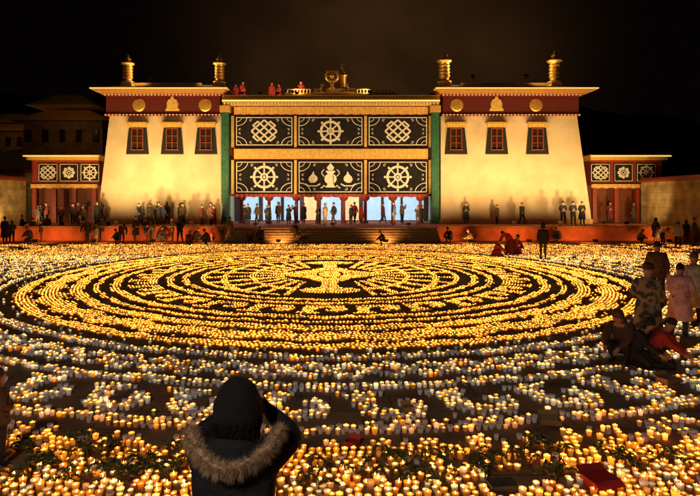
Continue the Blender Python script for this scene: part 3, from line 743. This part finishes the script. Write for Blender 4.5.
mb.add(vs2,[(i*5+j,(i+1)*5+j,(i+1)*5+j+1,i*5+j+1) for i in range(nu) for j in range(4)])
h=mb.obj('hood',cloth['puffer'],smooth=True); h.parent=hero
mb=MB()
pts=[rim(-.12+(PI+.24)*i/30) for i in range(31)]
mb.tube(pts,.026,n=8)
for k in range(24000):
    t=random.uniform(-.15,PI+.15); p=rim(t); tg=(rim(t+.02)-rim(t-.02)).normalized()
    a=random.uniform(0,2*PI); u=Vector((0,0,1)); w=tg.cross(u).normalized(); u=w.cross(tg)
    cl=.25*math.sin(t*37+a*2)
    nd=(u*math.cos(a)+w*math.sin(a)+tg*(random.uniform(-.4,.4)+cl)+Vector((0,0,-.35))).normalized()
    L=random.uniform(.012,.045)*(1+.35*math.sin(t*23+a)); b=p+nd*.02; s_=nd.cross(Vector((random.random(),random.random(),random.random()))).normalized()*.0013
    tip=b+nd*L+Vector((0,0,-.01)); mb.add([b-s_,b+s_,tip],[(0,1,2)])
h=mb.obj('fur_trim',M['fur']); h.parent=hero
ph=MB(); ph.box(-.08,.08,.41,.42,1.45,1.53); p_=bevel(ph.obj('smartphone',M['phone']),.004); p_.location=(hx+.01,hy,hz); p_['label']='smartphone held up in both hands by fur-hooded person'; p_['category']='phone'
g=MB(); g.box(-6,6,-8,3.75,.001,STEP); o=bevel(g.obj('assumed_step',M['step']),.02); o['label']='assumed low stone step below view at the courtyard edge'; o['category']='steps'  # unseen step, assumed and added to hold up the hooded person
e=empty('assumed_lamp',(-3.5,-4,STEP),'tall assumed lamp, unseen, on the step behind onlookers','assumed lamp')  # unseen lamp, assumed from soft light falling from behind
mb=MB(); mb.tube([(-3.5,-4,STEP),(-3.5,-4,3),(-3.5,-4,7.2)],[.1,.07,.05],n=10); mb.tube([(-3.5,-4,7.2),(-3.4,-3.6,7.5),(-3.3,-3.0,7.55)],.04); child(mb,'pole',M['metal'],e)
mb=MB(); mb.frus(-3.5,-3.1,-3.2,-2.4,7.5,-3.42,-3.18,-3.1,-2.5,7.62); child(mb,'lamp_shade',M['metal'],e)
L=bpy.data.lights.new('assumed_lamp_light','POINT'); L.energy=1000; L.color=(1,.88,.75); L.shadow_soft_size=.2  # added to light the fur hood, coats and outer cups
q=bpy.data.objects.new('assumed_lamp_light',L); COL.objects.link(q); q.location=(-3.3,-2.8,7.2)

# ---------------------------------------------------------------- boxes, branches, added floodlights
def obox(px,py,w,dp,h,rot,m,label,open_=True):
    d=GD(py); e=MB(); t=.008
    e.box(-w/2,w/2,-dp/2,dp/2,0,t); e.box(-w/2,w/2,-dp/2,-dp/2+t,t,h); e.box(-w/2,w/2,dp/2-t,dp/2,t,h); e.box(-w/2,-w/2+t,-dp/2+t,dp/2-t,t,h); e.box(w/2-t,w/2,-dp/2+t,dp/2-t,t,h)
    if open_:
        e.add([(-w/2,-dp/2,h),(w/2,-dp/2,h),(w/2,-dp/2-dp*.35,h-.04),(-w/2,-dp/2-dp*.35,h-.04)],[(0,1,2,3)])
        e.add([(-w/2,dp/2,h),(w/2,dp/2,h),(w/2,dp/2+dp*.3,h+.05),(-w/2,dp/2+dp*.3,h+.05)],[(0,1,2,3)])
    else: e.box(-w/2,w/2,-dp/2,dp/2,h+.001,h+.008)
    o=e.obj('carton',M[m]); o.location=(X(px,d),d,.004); o.rotation_euler=(0,0,rot); o['label']=label; o['category']='box'
    PEOPLE.append((X(px,d),d,max(w,dp)*.56)); return o
obox(502,492,.28,.18,.09,.1,'bluebox','dark printed carton lying among candle cups',False)
obox(600,488,.32,.22,.12,.25,'redbox','open red carton beside glowing candles')
obox(408,412,.16,.11,.08,.3,'card','small brown cardboard carton among cups')
obox(550,424,.26,.2,.08,-.2,'card','open cardboard tray used for spare cups')
obox(668,386,.3,.2,.14,.4,'card','brown carton near kneeling people')
obox(352,446,.16,.12,.06,-.5,'redbox','small red carton on the paving')
def sprig(px,py,L,label):
    d=GD(py); mb=MB(); a0=random.uniform(0,2*PI)
    for b in range(8):
        a=a0+random.uniform(-1.6,1.6); x0,y0=random.uniform(-.12,.12),random.uniform(-.1,.1)
        l=L*random.uniform(.5,1); hh=random.uniform(.06,.11); pts=[(x0+math.cos(a)*l*t,y0+math.sin(a)*l*t,.03+hh*math.sin(t*2.6)) for t in (0,.33,.66,1)]
        mb.tube(pts,[.005,.004,.003,.002],mi=1,n=4)
        for k in range(190):
            t=random.random(); p=Vector((x0+math.cos(a)*l*t,y0+math.sin(a)*l*t,.03+hh*math.sin(t*2.6)))
            dr=Vector((random.gauss(0,1)+math.cos(a),random.gauss(0,1)+math.sin(a),random.gauss(.3,.7))).normalized()
            s_=dr.cross(Vector((0,0,1))).normalized()*.007; q=p+dr*random.uniform(.012,.034)
            mb.add([p,(p+q)/2+s_,q,(p+q)/2-s_],[(0,1,2,3)])
    for k in range(12):
        cx_,cy_=random.uniform(-.2,.2),random.uniform(-.14,.14); r_=random.uniform(.014,.026); zz=random.uniform(.09,.13)
        for w_ in range(7):
            a=w_*2*PI/7; u=Vector((math.cos(a),math.sin(a),.35))*r_; v_=Vector((-math.sin(a),math.cos(a),0))*r_*.45
            p=Vector((cx_,cy_,zz)); mb.add([p,p+u*.6+v_,p+u,p+u*.6-v_],[(0,1,2,3)],2)
    o=mb.obj('juniper_sprig',[M['leaf'],M['twig'],M['petal']]); o.location=(X(px,d),d,.004); o['label']=label; o['category']='plant'; o['group']='juniper offerings'
    PEOPLE.append((X(px,d),d,.10))
for px,py in ((95,458),(150,462),(178,455),(130,480),(60,470),(330,470),(380,462),(420,470),(470,458),(520,465),(545,480),(440,485),(300,488),(560,455),(640,470),(30,452),(360,478),(490,474),(610,460),(120,450),(200,448),(450,466),(535,450),(670,462),(80,446),(110,468),(140,470),(165,478),(45,462),(20,480),(90,482),(180,470),(400,480)):
    sprig(px+random.uniform(-5,5),py,.27,'juniper sprig and small flowers laid among candle cups')

def flood(x,y,z,tx,ty,tz,en,col=(1,.64,.24),ang=130):  # floodlights added to light facade, terrace wall and roof
    e=MB(); 
    e.box(-.16,.16,-.1,.1,.0,.03); e.tube([(0,0,.03),(0,0,.14)],.02); e.frus(-.14,.14,-.1,.02,.14,-.18,.18,-.1,.06,.34)
    o=e.obj('added_floodlight',M['metal']); o.location=(x,y,z); o['label']='small flood lamp put in to light the monastery'; o['category']='lamp'; o['group']='added facade floodlights'
    L=bpy.data.lights.new('added_floodlight_beam','SPOT'); L.energy=en; L.color=col; L.spot_size=math.radians(ang); L.spot_blend=1; L.shadow_soft_size=.25
    q=bpy.data.objects.new('added_floodlight_beam',L); COL.objects.link(q); q.location=(x,y+.3,z+.35)
    q.rotation_euler=(Vector((tx,ty,tz))-Vector(q.location)).to_track_quat('-Z','Y').to_euler()
for x in (-18.3,-15.8,-13.0,-10.2,10.4,13.6,17.0,20.3): flood(x,40.7,1.11,x,46,10.2,2200,(1,.62,.23),ang=126)
for x in (-5.5,0.2,5.8): flood(x,40.6,1.0,x,47,9,2000,(1,.65,.28))
for x in (-23.5,-26.0,22.8,25): flood(x,42.3,1.003,x,48,5.5,700)
for x in (-24,-20,-16,-12,-8.5,-3.5,3.8,9.5,13.5,18,23): flood(x,37.3,0.004,x,40.5,.35,340,(1,.38,.08),110)  # added lamps standing in for candle glow on the terrace wall
for x,y,z,tx,tz in ((-3.2,46.9,12.0,.2,13.5),(3.4,46.9,12.0,.2,13.5),(-15,46.2,13.2,-17,14),(-12,46.2,13.2,-9.4,14.2),(12,46.2,13.2,9.8,14.2),(16.5,46.2,13.2,19,14.4)):
    flood(x,y,z,tx,y+.5,tz,350)  # added roof lamps that brighten finials and roof ornament
for x in (-7.4,-5.9,-4.4,-2.8): flood(x,46.4,Z(106,46.6)+.82,x,48.0,13,80,(1,.6,.25))  # added lamps along the hall cornice to brighten the roof monks
for x in (-6,-3,0,3,6):  # unseen point lights assumed for the bright hall interior
    L=bpy.data.lights.new('assumed_hall_lamp','POINT'); L.energy=75; L.color=(.65,.85,1) if abs(x)>2 else (1,.8,.55); L.shadow_soft_size=.2
    q=bpy.data.objects.new('assumed_hall_lamp',L); COL.objects.link(q); q.location=(x,49.5,3.3)

# ---------------------------------------------------------------- candle cups
CY=22.0
def vnoise(x,y,s=1.0,o=0):
    x=x*s;y=y*s
    return (np.sin(x*1.7+1.3*np.sin(y*1.1+o)+o)+np.sin(y*2.1+1.7*np.sin(x*.9+o*2))+np.sin((x+y)*1.3+o*3)+np.sin((x-y)*2.9+2*np.sin(y+o)))/4
def tile(th,r,r0,per):
    N_=np.round(2*PI*r0/per); u=th*N_/(2*PI); fu=(u-np.floor(u)-.5)*per; return fu,r-r0
def scroll(th,r,r0,per,chir=1,wl=.8):
    fu,v=tile(th,r,r0,per); rho=np.hypot(fu,v); ph=np.arctan2(v,fu)*chir
    return np.sin(ph*1.0+rho*6.283/wl)
def mask(x,y):
    yy=y-CY; r=np.hypot(x,yy); th=np.arctan2(yy,x); rnd=rng.random(x.shape)
    p=np.zeros_like(x)
    rj=r+.035*np.sin(th*17)+.03*np.sin(th*41+1)
    wav=.12*np.sin(th*34)
    A=((rj>8.98)&(rj<9.4))|(np.abs(r-9.98-wav)<.33)|((rj>10.6)&(rj<11.0))
    p=np.where((r>8.9)&(r<11.0),np.where(A,1.0,.08),p)
    p=np.where((rj>8.5)&(rj<8.68),.95,p)
    p=np.where((r>11.0)&(r<11.3),.12,p)
    sc=scroll(th,r,7.05,1.5,1,.9)
    B=((rj>6.05)&(rj<6.28))|((rj>7.85)&(rj<8.15))|((r>6.55)&(r<7.58)&(sc>-.3))
    p=np.where(B,1.0,p)
    p=np.where(((rj>5.48)&(rj<5.72)),1.0,p)
    ins=r<5.3
    ax=np.abs(x); q=yy-.1
    # central flower cross
    vert=(ax<.30)&(np.abs(q)<4.5)
    hor=((np.abs(q)/1.15)+(np.abs(ax-.9)/1.5)<1)&(ax<2.4)
    core=(ax/1.0)**2+(q/2.1)**2<1
    top=((ax/1.15)**2+((q-3.9)/.55)**2<1)
    foot=((ax/1.0)**2+((q+3.95)/.6)**2<1)
    cross=(vert|hor|core|top|foot)&~(np.abs(np.hypot(ax/.8,q/1.6)-.62)<.06)
    # two wings of rays fanning from beside the core, crossed by arcs
    u=ax-.5; v=q*.66; rho=np.hypot(u,v); an=np.arctan2(v,u)
    rays=(np.abs(np.mod(an+.115+PI,.23)-.115)*rho<.115)&(rho>1.35)&(np.abs(an)<1.32)
    arcs=((np.abs(rho-2.55)<.10)|(np.abs(rho-3.6)<.11))&(np.abs(an)<1.3)&(ax>1.2)
    rim_=(r>4.85)&(r<5.08)&(ax>1.6)
    wing=((rays&(r<4.9))|(arcs&(r<4.9))|rim_)
    p=np.where(ins,0,p)
    p=np.where(ins&(cross|wing),1.0,p)
    # outer field
    k0=11.5; pitch=1.62
    for k in range(6):
        a=k0+k*pitch
        p=np.where((rj>a)&(rj<a+.25),.97,p)
        r0=a+.25+.2+.50; kind=k%3
        if kind==0:
            fu,v=tile(th,r,r0,1.4); sn=np.sin(th*np.round(2*PI*r0/1.4))
            m_=(np.abs(v-.28*sn)<.16)|(np.abs(v+.28*sn)<.13)
        elif kind==1:
            s_=scroll(th,r,r0,1.36,-1,.70); m_=(np.abs(r-r0)<.51)&(s_>-.02)
        else:
            fu,v=tile(th,r,r0,1.25); rh=np.hypot(fu,v+.35)
            m_=((np.abs(rh-.70)<.13)|(np.abs(rh-.32)<.12))&(v>-.45)&(v<.52)
        p=np.where((np.abs(r-r0)<.55)&m_,.96,p)
    n=vnoise(x,y,1.4,.7)
    far=(r>11.5)&(y>27)
    p=np.where(far,np.maximum(p*.8,.4*(vnoise(x,y,1.3,2)>-.1)),p)
    p=np.where((y<6.6)&(n>-.35),.96,p)
    p=np.where((y>36.6),0,p)
    return rnd<p
xs=[];ys=[]
r=0.1
while r<27:
    inn=r<11.05
    sp=.094 if inn else .098
    n=max(1,int(2*PI*r/sp)); a=np.arange(n)/n*2*PI+rng.random()*6
    xs.append(r*np.cos(a)); ys.append(CY+r*np.sin(a)); r+=(.102 if inn else .104)
x=np.concatenate(xs); y=np.concatenate(ys)
x+=rng.normal(0,.010,x.shape); y+=rng.normal(0,.010,y.shape)
vis=(y>5.15)&(y<37.6)&(x>-.69*y-.3)&(x<.76*y+.3)&(x>-25.5)&(x<26.3)
x,y=x[vis],y[vis]
keep=mask(x,y); x,y=x[keep],y[keep]
for (px_,py_,rr) in PEOPLE:
    k=np.hypot(x-px_,y-py_)>rr; x,y=x[k],y[k]
N=len(x)
o_=np.argsort(y); x,y=x[o_],y[o_]
inframe=(x>-.6*y)&(x<.672*y)&(y>5.55)
hx_px=CX+F*x/y; hidden=(np.abs(hx_px-238)<42)&(y<6.3)
cand=np.where(inframe&~hidden)[0][:300]
isind=np.zeros(N,bool); isind[cand]=True
R1,R0,HH=.037,.027,.062
def hexring(r,z,n=6): return [(r*math.cos(2*PI*i/n),r*math.sin(2*PI*i/n),z) for i in range(n)]
tv=hexring(R0,0)+hexring(R1,HH)+hexring(R1*.93,HH-.004)+[(.009*math.cos(a),.009*math.sin(a),HH-.002) for a in (0,2*PI/3,4*PI/3)]+[(0,0,HH+.016)]
tf=[];tm=[]
for i in range(6):
    j=(i+1)%6; tf.append((i,j,6+j,6+i)); tm.append(0)
tf.append((12,13,14,15,16,17)); tm.append(1)
for i in range(3):
    j=(i+1)%3; tf.append((18+i,18+j,21)); tm.append(2)
tv=np.array(tv); nv_=len(tv)
def attr_emit(name,base,strength,paper=False):
    m=bpy.data.materials.new(name); m.use_nodes=True; nt=m.node_tree; b=nt.nodes['Principled BSDF']
    b.inputs['Base Color'].default_value=(*base,1); b.inputs['Roughness'].default_value=.6
    a=nt.nodes.new('ShaderNodeAttribute'); a.attribute_name='glow'; nt.links.new(a.outputs['Color'],b.inputs['Emission Color'])
    if paper:
        a2=nt.nodes.new('ShaderNodeAttribute'); a2.attribute_name='paper'; nt.links.new(a2.outputs['Color'],b.inputs['Base Color'])
    b.inputs['Emission Strength'].default_value=strength
    return m
mc=attr_emit('paper_cup_glow',(.7,.64,.54),1.0,True); mc.cycles.emission_sampling='NONE'
mw=attr_emit('molten_butter_glow',(.5,.3,.1),1.0); mw.cycles.emission_sampling='NONE'
mf=attr_emit('flame',(.5,.3,.05),1.0)
ix=np.where(~isind)[0]; n=len(ix)
yy=y[ix]; xx=x[ix]; rr=np.hypot(xx,yy-CY)
inn=rr<11.05
sc=rng.uniform(.82,1.12,n)*np.where(inn,1.12,1.05)
hs=rng.uniform(.75,1.2,n)*np.where(inn,.46,1.0)
lit=rng.random(n)>np.where(~inn&(yy>6.8)&(yy<26),.34,.07)
ang=rng.random(n)*6.28
V=np.empty((n,nv_,3)); ca,sa=np.cos(ang)[:,None],np.sin(ang)[:,None]
tx,ty,tz=tv[:,0][None],tv[:,1][None],tv[:,2][None]
V[...,0]=xx[:,None]+sc[:,None]*(tx*ca-ty*sa); V[...,1]=yy[:,None]+sc[:,None]*(tx*sa+ty*ca); V[...,2]=.004+(sc*hs)[:,None]*tz
fl=~lit
V[np.ix_(fl,range(18,22))]=V[np.ix_(fl,[0])]+np.array([0,0,.001])
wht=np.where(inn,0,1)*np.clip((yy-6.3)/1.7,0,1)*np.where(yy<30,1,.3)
amber_pool=np.clip(1.15-np.hypot((xx+3.2)/2.2,(yy-6.6)/1.4),0,1)+np.clip(1.15-np.hypot((xx-3.6)/2.2,(yy-6.6)/1.3),0,1)  # two patches where amber light is put into cup glow and colour
wht=wht*(rng.random(n)>.2)*(1-np.clip(amber_pool,0,1))
glow_w=np.array([.27,.225,.155]); glow_o=np.array([.72,.18,.008])  # whitish glow of outer cups stands in for white light from behind
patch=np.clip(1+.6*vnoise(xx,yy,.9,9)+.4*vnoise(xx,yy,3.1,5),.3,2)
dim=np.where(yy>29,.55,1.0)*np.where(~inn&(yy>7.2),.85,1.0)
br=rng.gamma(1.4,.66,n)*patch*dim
col=(glow_w[None]*wht[:,None]+glow_o[None]*(1-wht)[:,None])*br[:,None]
col[fl]=np.array([.06,.055,.05])  # unlit cups keep a faint pale glow in place of light on them
G=np.ones((n,nv_,4)); 
G[:,:6,:3]=(col*.3)[:,None]; G[:,6:12,:3]=(col*.95)[:,None]  # walls glow brighter at the rim, imitating flame light through paper
wc=np.array([2.3,.70,.04])[None]*(rng.gamma(2.0,.45,n)*patch*dim)[:,None]; wc[fl]=.03  # butter surface glows by itself in place of flame light
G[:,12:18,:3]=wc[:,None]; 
hot=(rng.gamma(1.7,.55,n)*np.where(inn,1.2,1.0)*dim)[:,None]
G[:,18:,:3]=(np.array([26.0,9.4,1.0])[None]*np.clip(hot,.08,2.6))[:,None]
PP=np.ones((n,nv_,4)); pc=np.array([.72,.70,.67])[None]*wht[:,None]+np.array([.50,.26,.08])[None]*(1-wht)[:,None]; PP[...,:3]=pc[:,None]  # amber candlelight painted into paper colour where white weight is low
me=bpy.data.meshes.new('candle_cups')
VV=V.reshape(-1,3)
fa=[np.array(f) for f in tf]
flat=np.concatenate(fa); lens=np.array([len(f) for f in fa])
L_=(flat[None,:]+(np.arange(n)*nv_)[:,None]).reshape(-1)
tot=np.tile(lens,n); st=np.concatenate([[0],np.cumsum(tot)[:-1]])
me.vertices.add(len(VV)); me.vertices.foreach_set('co',VV.reshape(-1))
me.loops.add(len(L_)); me.loops.foreach_set('vertex_index',L_.astype(np.int32))
me.polygons.add(len(tot)); me.polygons.foreach_set('loop_start',st.astype(np.int32)); me.polygons.foreach_set('loop_total',tot.astype(np.int32))
me.polygons.foreach_set('material_index',np.tile(np.array(tm),n).astype(np.int32))
me.update(calc_edges=True)
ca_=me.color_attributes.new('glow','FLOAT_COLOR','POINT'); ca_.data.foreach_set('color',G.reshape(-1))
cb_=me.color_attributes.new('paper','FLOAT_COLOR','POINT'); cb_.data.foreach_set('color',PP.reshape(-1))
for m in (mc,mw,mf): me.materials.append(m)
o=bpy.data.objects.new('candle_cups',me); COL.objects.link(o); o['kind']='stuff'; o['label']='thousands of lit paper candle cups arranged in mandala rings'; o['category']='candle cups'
def rand_emit(name,base,stops,strength,zgrad,bases=None):
    m=bpy.data.materials.new(name); m.use_nodes=True; nt=m.node_tree; b=nt.nodes['Principled BSDF']
    b.inputs['Base Color'].default_value=(*base,1); b.inputs['Roughness'].default_value=.5
    oi=nt.nodes.new('ShaderNodeObjectInfo')
    def ramp(st_):
        rp=nt.nodes.new('ShaderNodeValToRGB')
        rp.color_ramp.elements[0].color=(*st_[0],1); rp.color_ramp.elements[1].color=(*st_[-1],1)
        for k,sv in enumerate(st_[1:-1]):
            el=rp.color_ramp.elements.new((k+1)/(len(st_)-1)); el.color=(*sv,1)
        nt.links.new(oi.outputs['Random'],rp.inputs['Fac']); return rp
    rp=ramp(stops); nt.links.new(rp.outputs['Color'],b.inputs['Emission Color'])
    if bases: nt.links.new(ramp(bases).outputs['Color'],b.inputs['Base Color'])
    if zgrad:
        tc=nt.nodes.new('ShaderNodeTexCoord'); sp=nt.nodes.new('ShaderNodeSeparateXYZ'); nt.links.new(tc.outputs['Object'],sp.inputs[0])
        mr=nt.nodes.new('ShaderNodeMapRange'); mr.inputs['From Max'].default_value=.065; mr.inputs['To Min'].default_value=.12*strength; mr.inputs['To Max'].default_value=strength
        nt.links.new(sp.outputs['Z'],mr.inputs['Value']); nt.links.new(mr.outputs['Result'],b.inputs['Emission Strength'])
    else: b.inputs['Emission Strength'].default_value=strength
    m.cycles.emission_sampling='NONE'
    return m
mats_cup=rand_emit('paper_cup_glow_near',(.50,.27,.085),[(.9,.17,.006),(.2,.03,.003),(.7,.2,.012),(.15,.11,.07),(.2,.15,.09),(1.1,.26,.01)],1.0,True,  # pale and amber wall glow stands in for light through paper
                   [(.5,.26,.08),(.45,.22,.07),(.5,.28,.1),(.68,.62,.55),(.68,.6,.5),(.5,.26,.08)])  # orange paper colours carry painted amber candlelight
mat_wax=rand_emit('molten_butter_glow_near',(.5,.3,.1),[(2.2,.65,.025),(.7,.18,.01),(2.6,1.05,.12),(1.2,.34,.015)],1.0,False)  # butter glows in place of flame light, in burnt-out cups too
mfn=bpy.data.materials.new('flame_near'); mfn.use_nodes=True; b=mfn.node_tree.nodes['Principled BSDF']
b.inputs['Base Color'].default_value=(.5,.3,.05,1); b.inputs['Emission Color'].default_value=(1,.38,.05,1); b.inputs['Emission Strength'].default_value=32
def data_of(mb,m):
    o=mb.obj('tmp',m,smooth=True); dd=o.data; bpy.data.objects.remove(o); return dd
mb=MB(); mb.lathe([(R0*.9,.004),(R0,0),(R1,HH),(R1+.002,HH+.002),(R1-.002,HH+.001),(R1*.86,HH-.018)],0,0,0,18,cap=False); cupm=data_of(mb,mats_cup)
mb=MB(); mb.lathe([(R1*.88,0),(.02,.001),(.006,.003),(.0015,.004),(.0015,.012)],0,0,HH-.018,18); waxm=data_of(mb,mat_wax)
flms=[]
for fs_,fh in ((1,1),(.8,1.35),(1.15,.75)):
    mb=MB(); mb.lathe([(.001,0),(.007*fs_,.005*fh),(.009*fs_,.011*fh),(.006*fs_,.019*fh),(.0025*fs_,.026*fh),(.0005,.032*fh)],0,0,HH-.012,10); flms.append(data_of(mb,mfn))
for i in cand:
    s=random.uniform(.78,1.18); u=random.random()>.16
    c=bpy.data.objects.new('candle_cup',cupm); COL.objects.link(c); c.location=(x[i],y[i],.004); c.scale=(s,s,s*random.uniform(.6,1.25)); c.rotation_euler=(random.gauss(0,.07),random.gauss(0,.07),random.random()*6)
    c['label']='lit paper butter-lamp cup standing on the paving' if u else 'burnt-out paper candle cup standing on the paving'; c['category']='candle cup'; c['group']='candle cups in the mandala'
    w=bpy.data.objects.new('wax',waxm); COL.objects.link(w); w.parent=c
    if u:
        f=bpy.data.objects.new('flame',random.choice(flms)); COL.objects.link(f); f.parent=c; f.rotation_euler=(random.gauss(0,.1),random.gauss(0,.1),0)

# ---------------------------------------------------------------- world, camera
w=bpy.data.worlds.new('World'); S.world=w; w.use_nodes=True; nt=w.node_tree; bg=nt.nodes['Background']
tc=nt.nodes.new('ShaderNodeTexCoord')
nn=nt.nodes.new('ShaderNodeTexNoise'); nn.inputs['Scale'].default_value=4.5; nn.inputs['Detail'].default_value=7; nt.links.new(tc.outputs['Generated'],nn.inputs['Vector'])
dp=nt.nodes.new('ShaderNodeVectorMath'); dp.operation='DOT_PRODUCT'; nt.links.new(tc.outputs['Generated'],dp.inputs[0]); dp.inputs[1].default_value=Vector((.08,.975,.22)).normalized()  # lit brown haze over the hall painted as a sky patch
mr=nt.nodes.new('ShaderNodeMapRange'); mr.inputs['From Min'].default_value=.9; mr.inputs['From Max'].default_value=1.0; nt.links.new(dp.outputs['Value'],mr.inputs['Value'])
pw=nt.nodes.new('ShaderNodeMath'); pw.operation='POWER'; nt.links.new(mr.outputs['Result'],pw.inputs[0]); pw.inputs[1].default_value=2.2
nr=nt.nodes.new('ShaderNodeMapRange'); nr.inputs['From Min'].default_value=.3; nr.inputs['From Max'].default_value=.7; nt.links.new(nn.outputs['Fac'],nr.inputs['Value']); nr.inputs['To Min'].default_value=.25
mu=nt.nodes.new('ShaderNodeMath'); mu.operation='MULTIPLY'; nt.links.new(pw.outputs[0],mu.inputs[0]); nt.links.new(nr.outputs['Result'],mu.inputs[1])
rp=nt.nodes.new('ShaderNodeValToRGB'); rp.color_ramp.elements[0].color=(.0012,.0008,.0006,1); rp.color_ramp.elements[1].color=(.036,.015,.0045,1)
rp.color_ramp.elements[0].position=.0; rp.color_ramp.elements[1].position=.8
nt.links.new(mu.outputs[0],rp.inputs['Fac']); nt.links.new(rp.outputs['Color'],bg.inputs['Color']); bg.inputs['Strength'].default_value=1
cam=bpy.data.cameras.new('camera'); co=bpy.data.objects.new('camera',cam); COL.objects.link(co)
co.location=(0,0,CH); co.rotation_euler=(math.radians(90),0,0); cam.sensor_width=36; cam.lens=F/700*36; cam.shift_x=20/700; cam.shift_y=-48/700; cam.clip_end=2000
S.camera=co
S.view_settings.view_transform='Standard'; S.view_settings.look='None'; S.view_settings.exposure=0
print('CUPS',N)
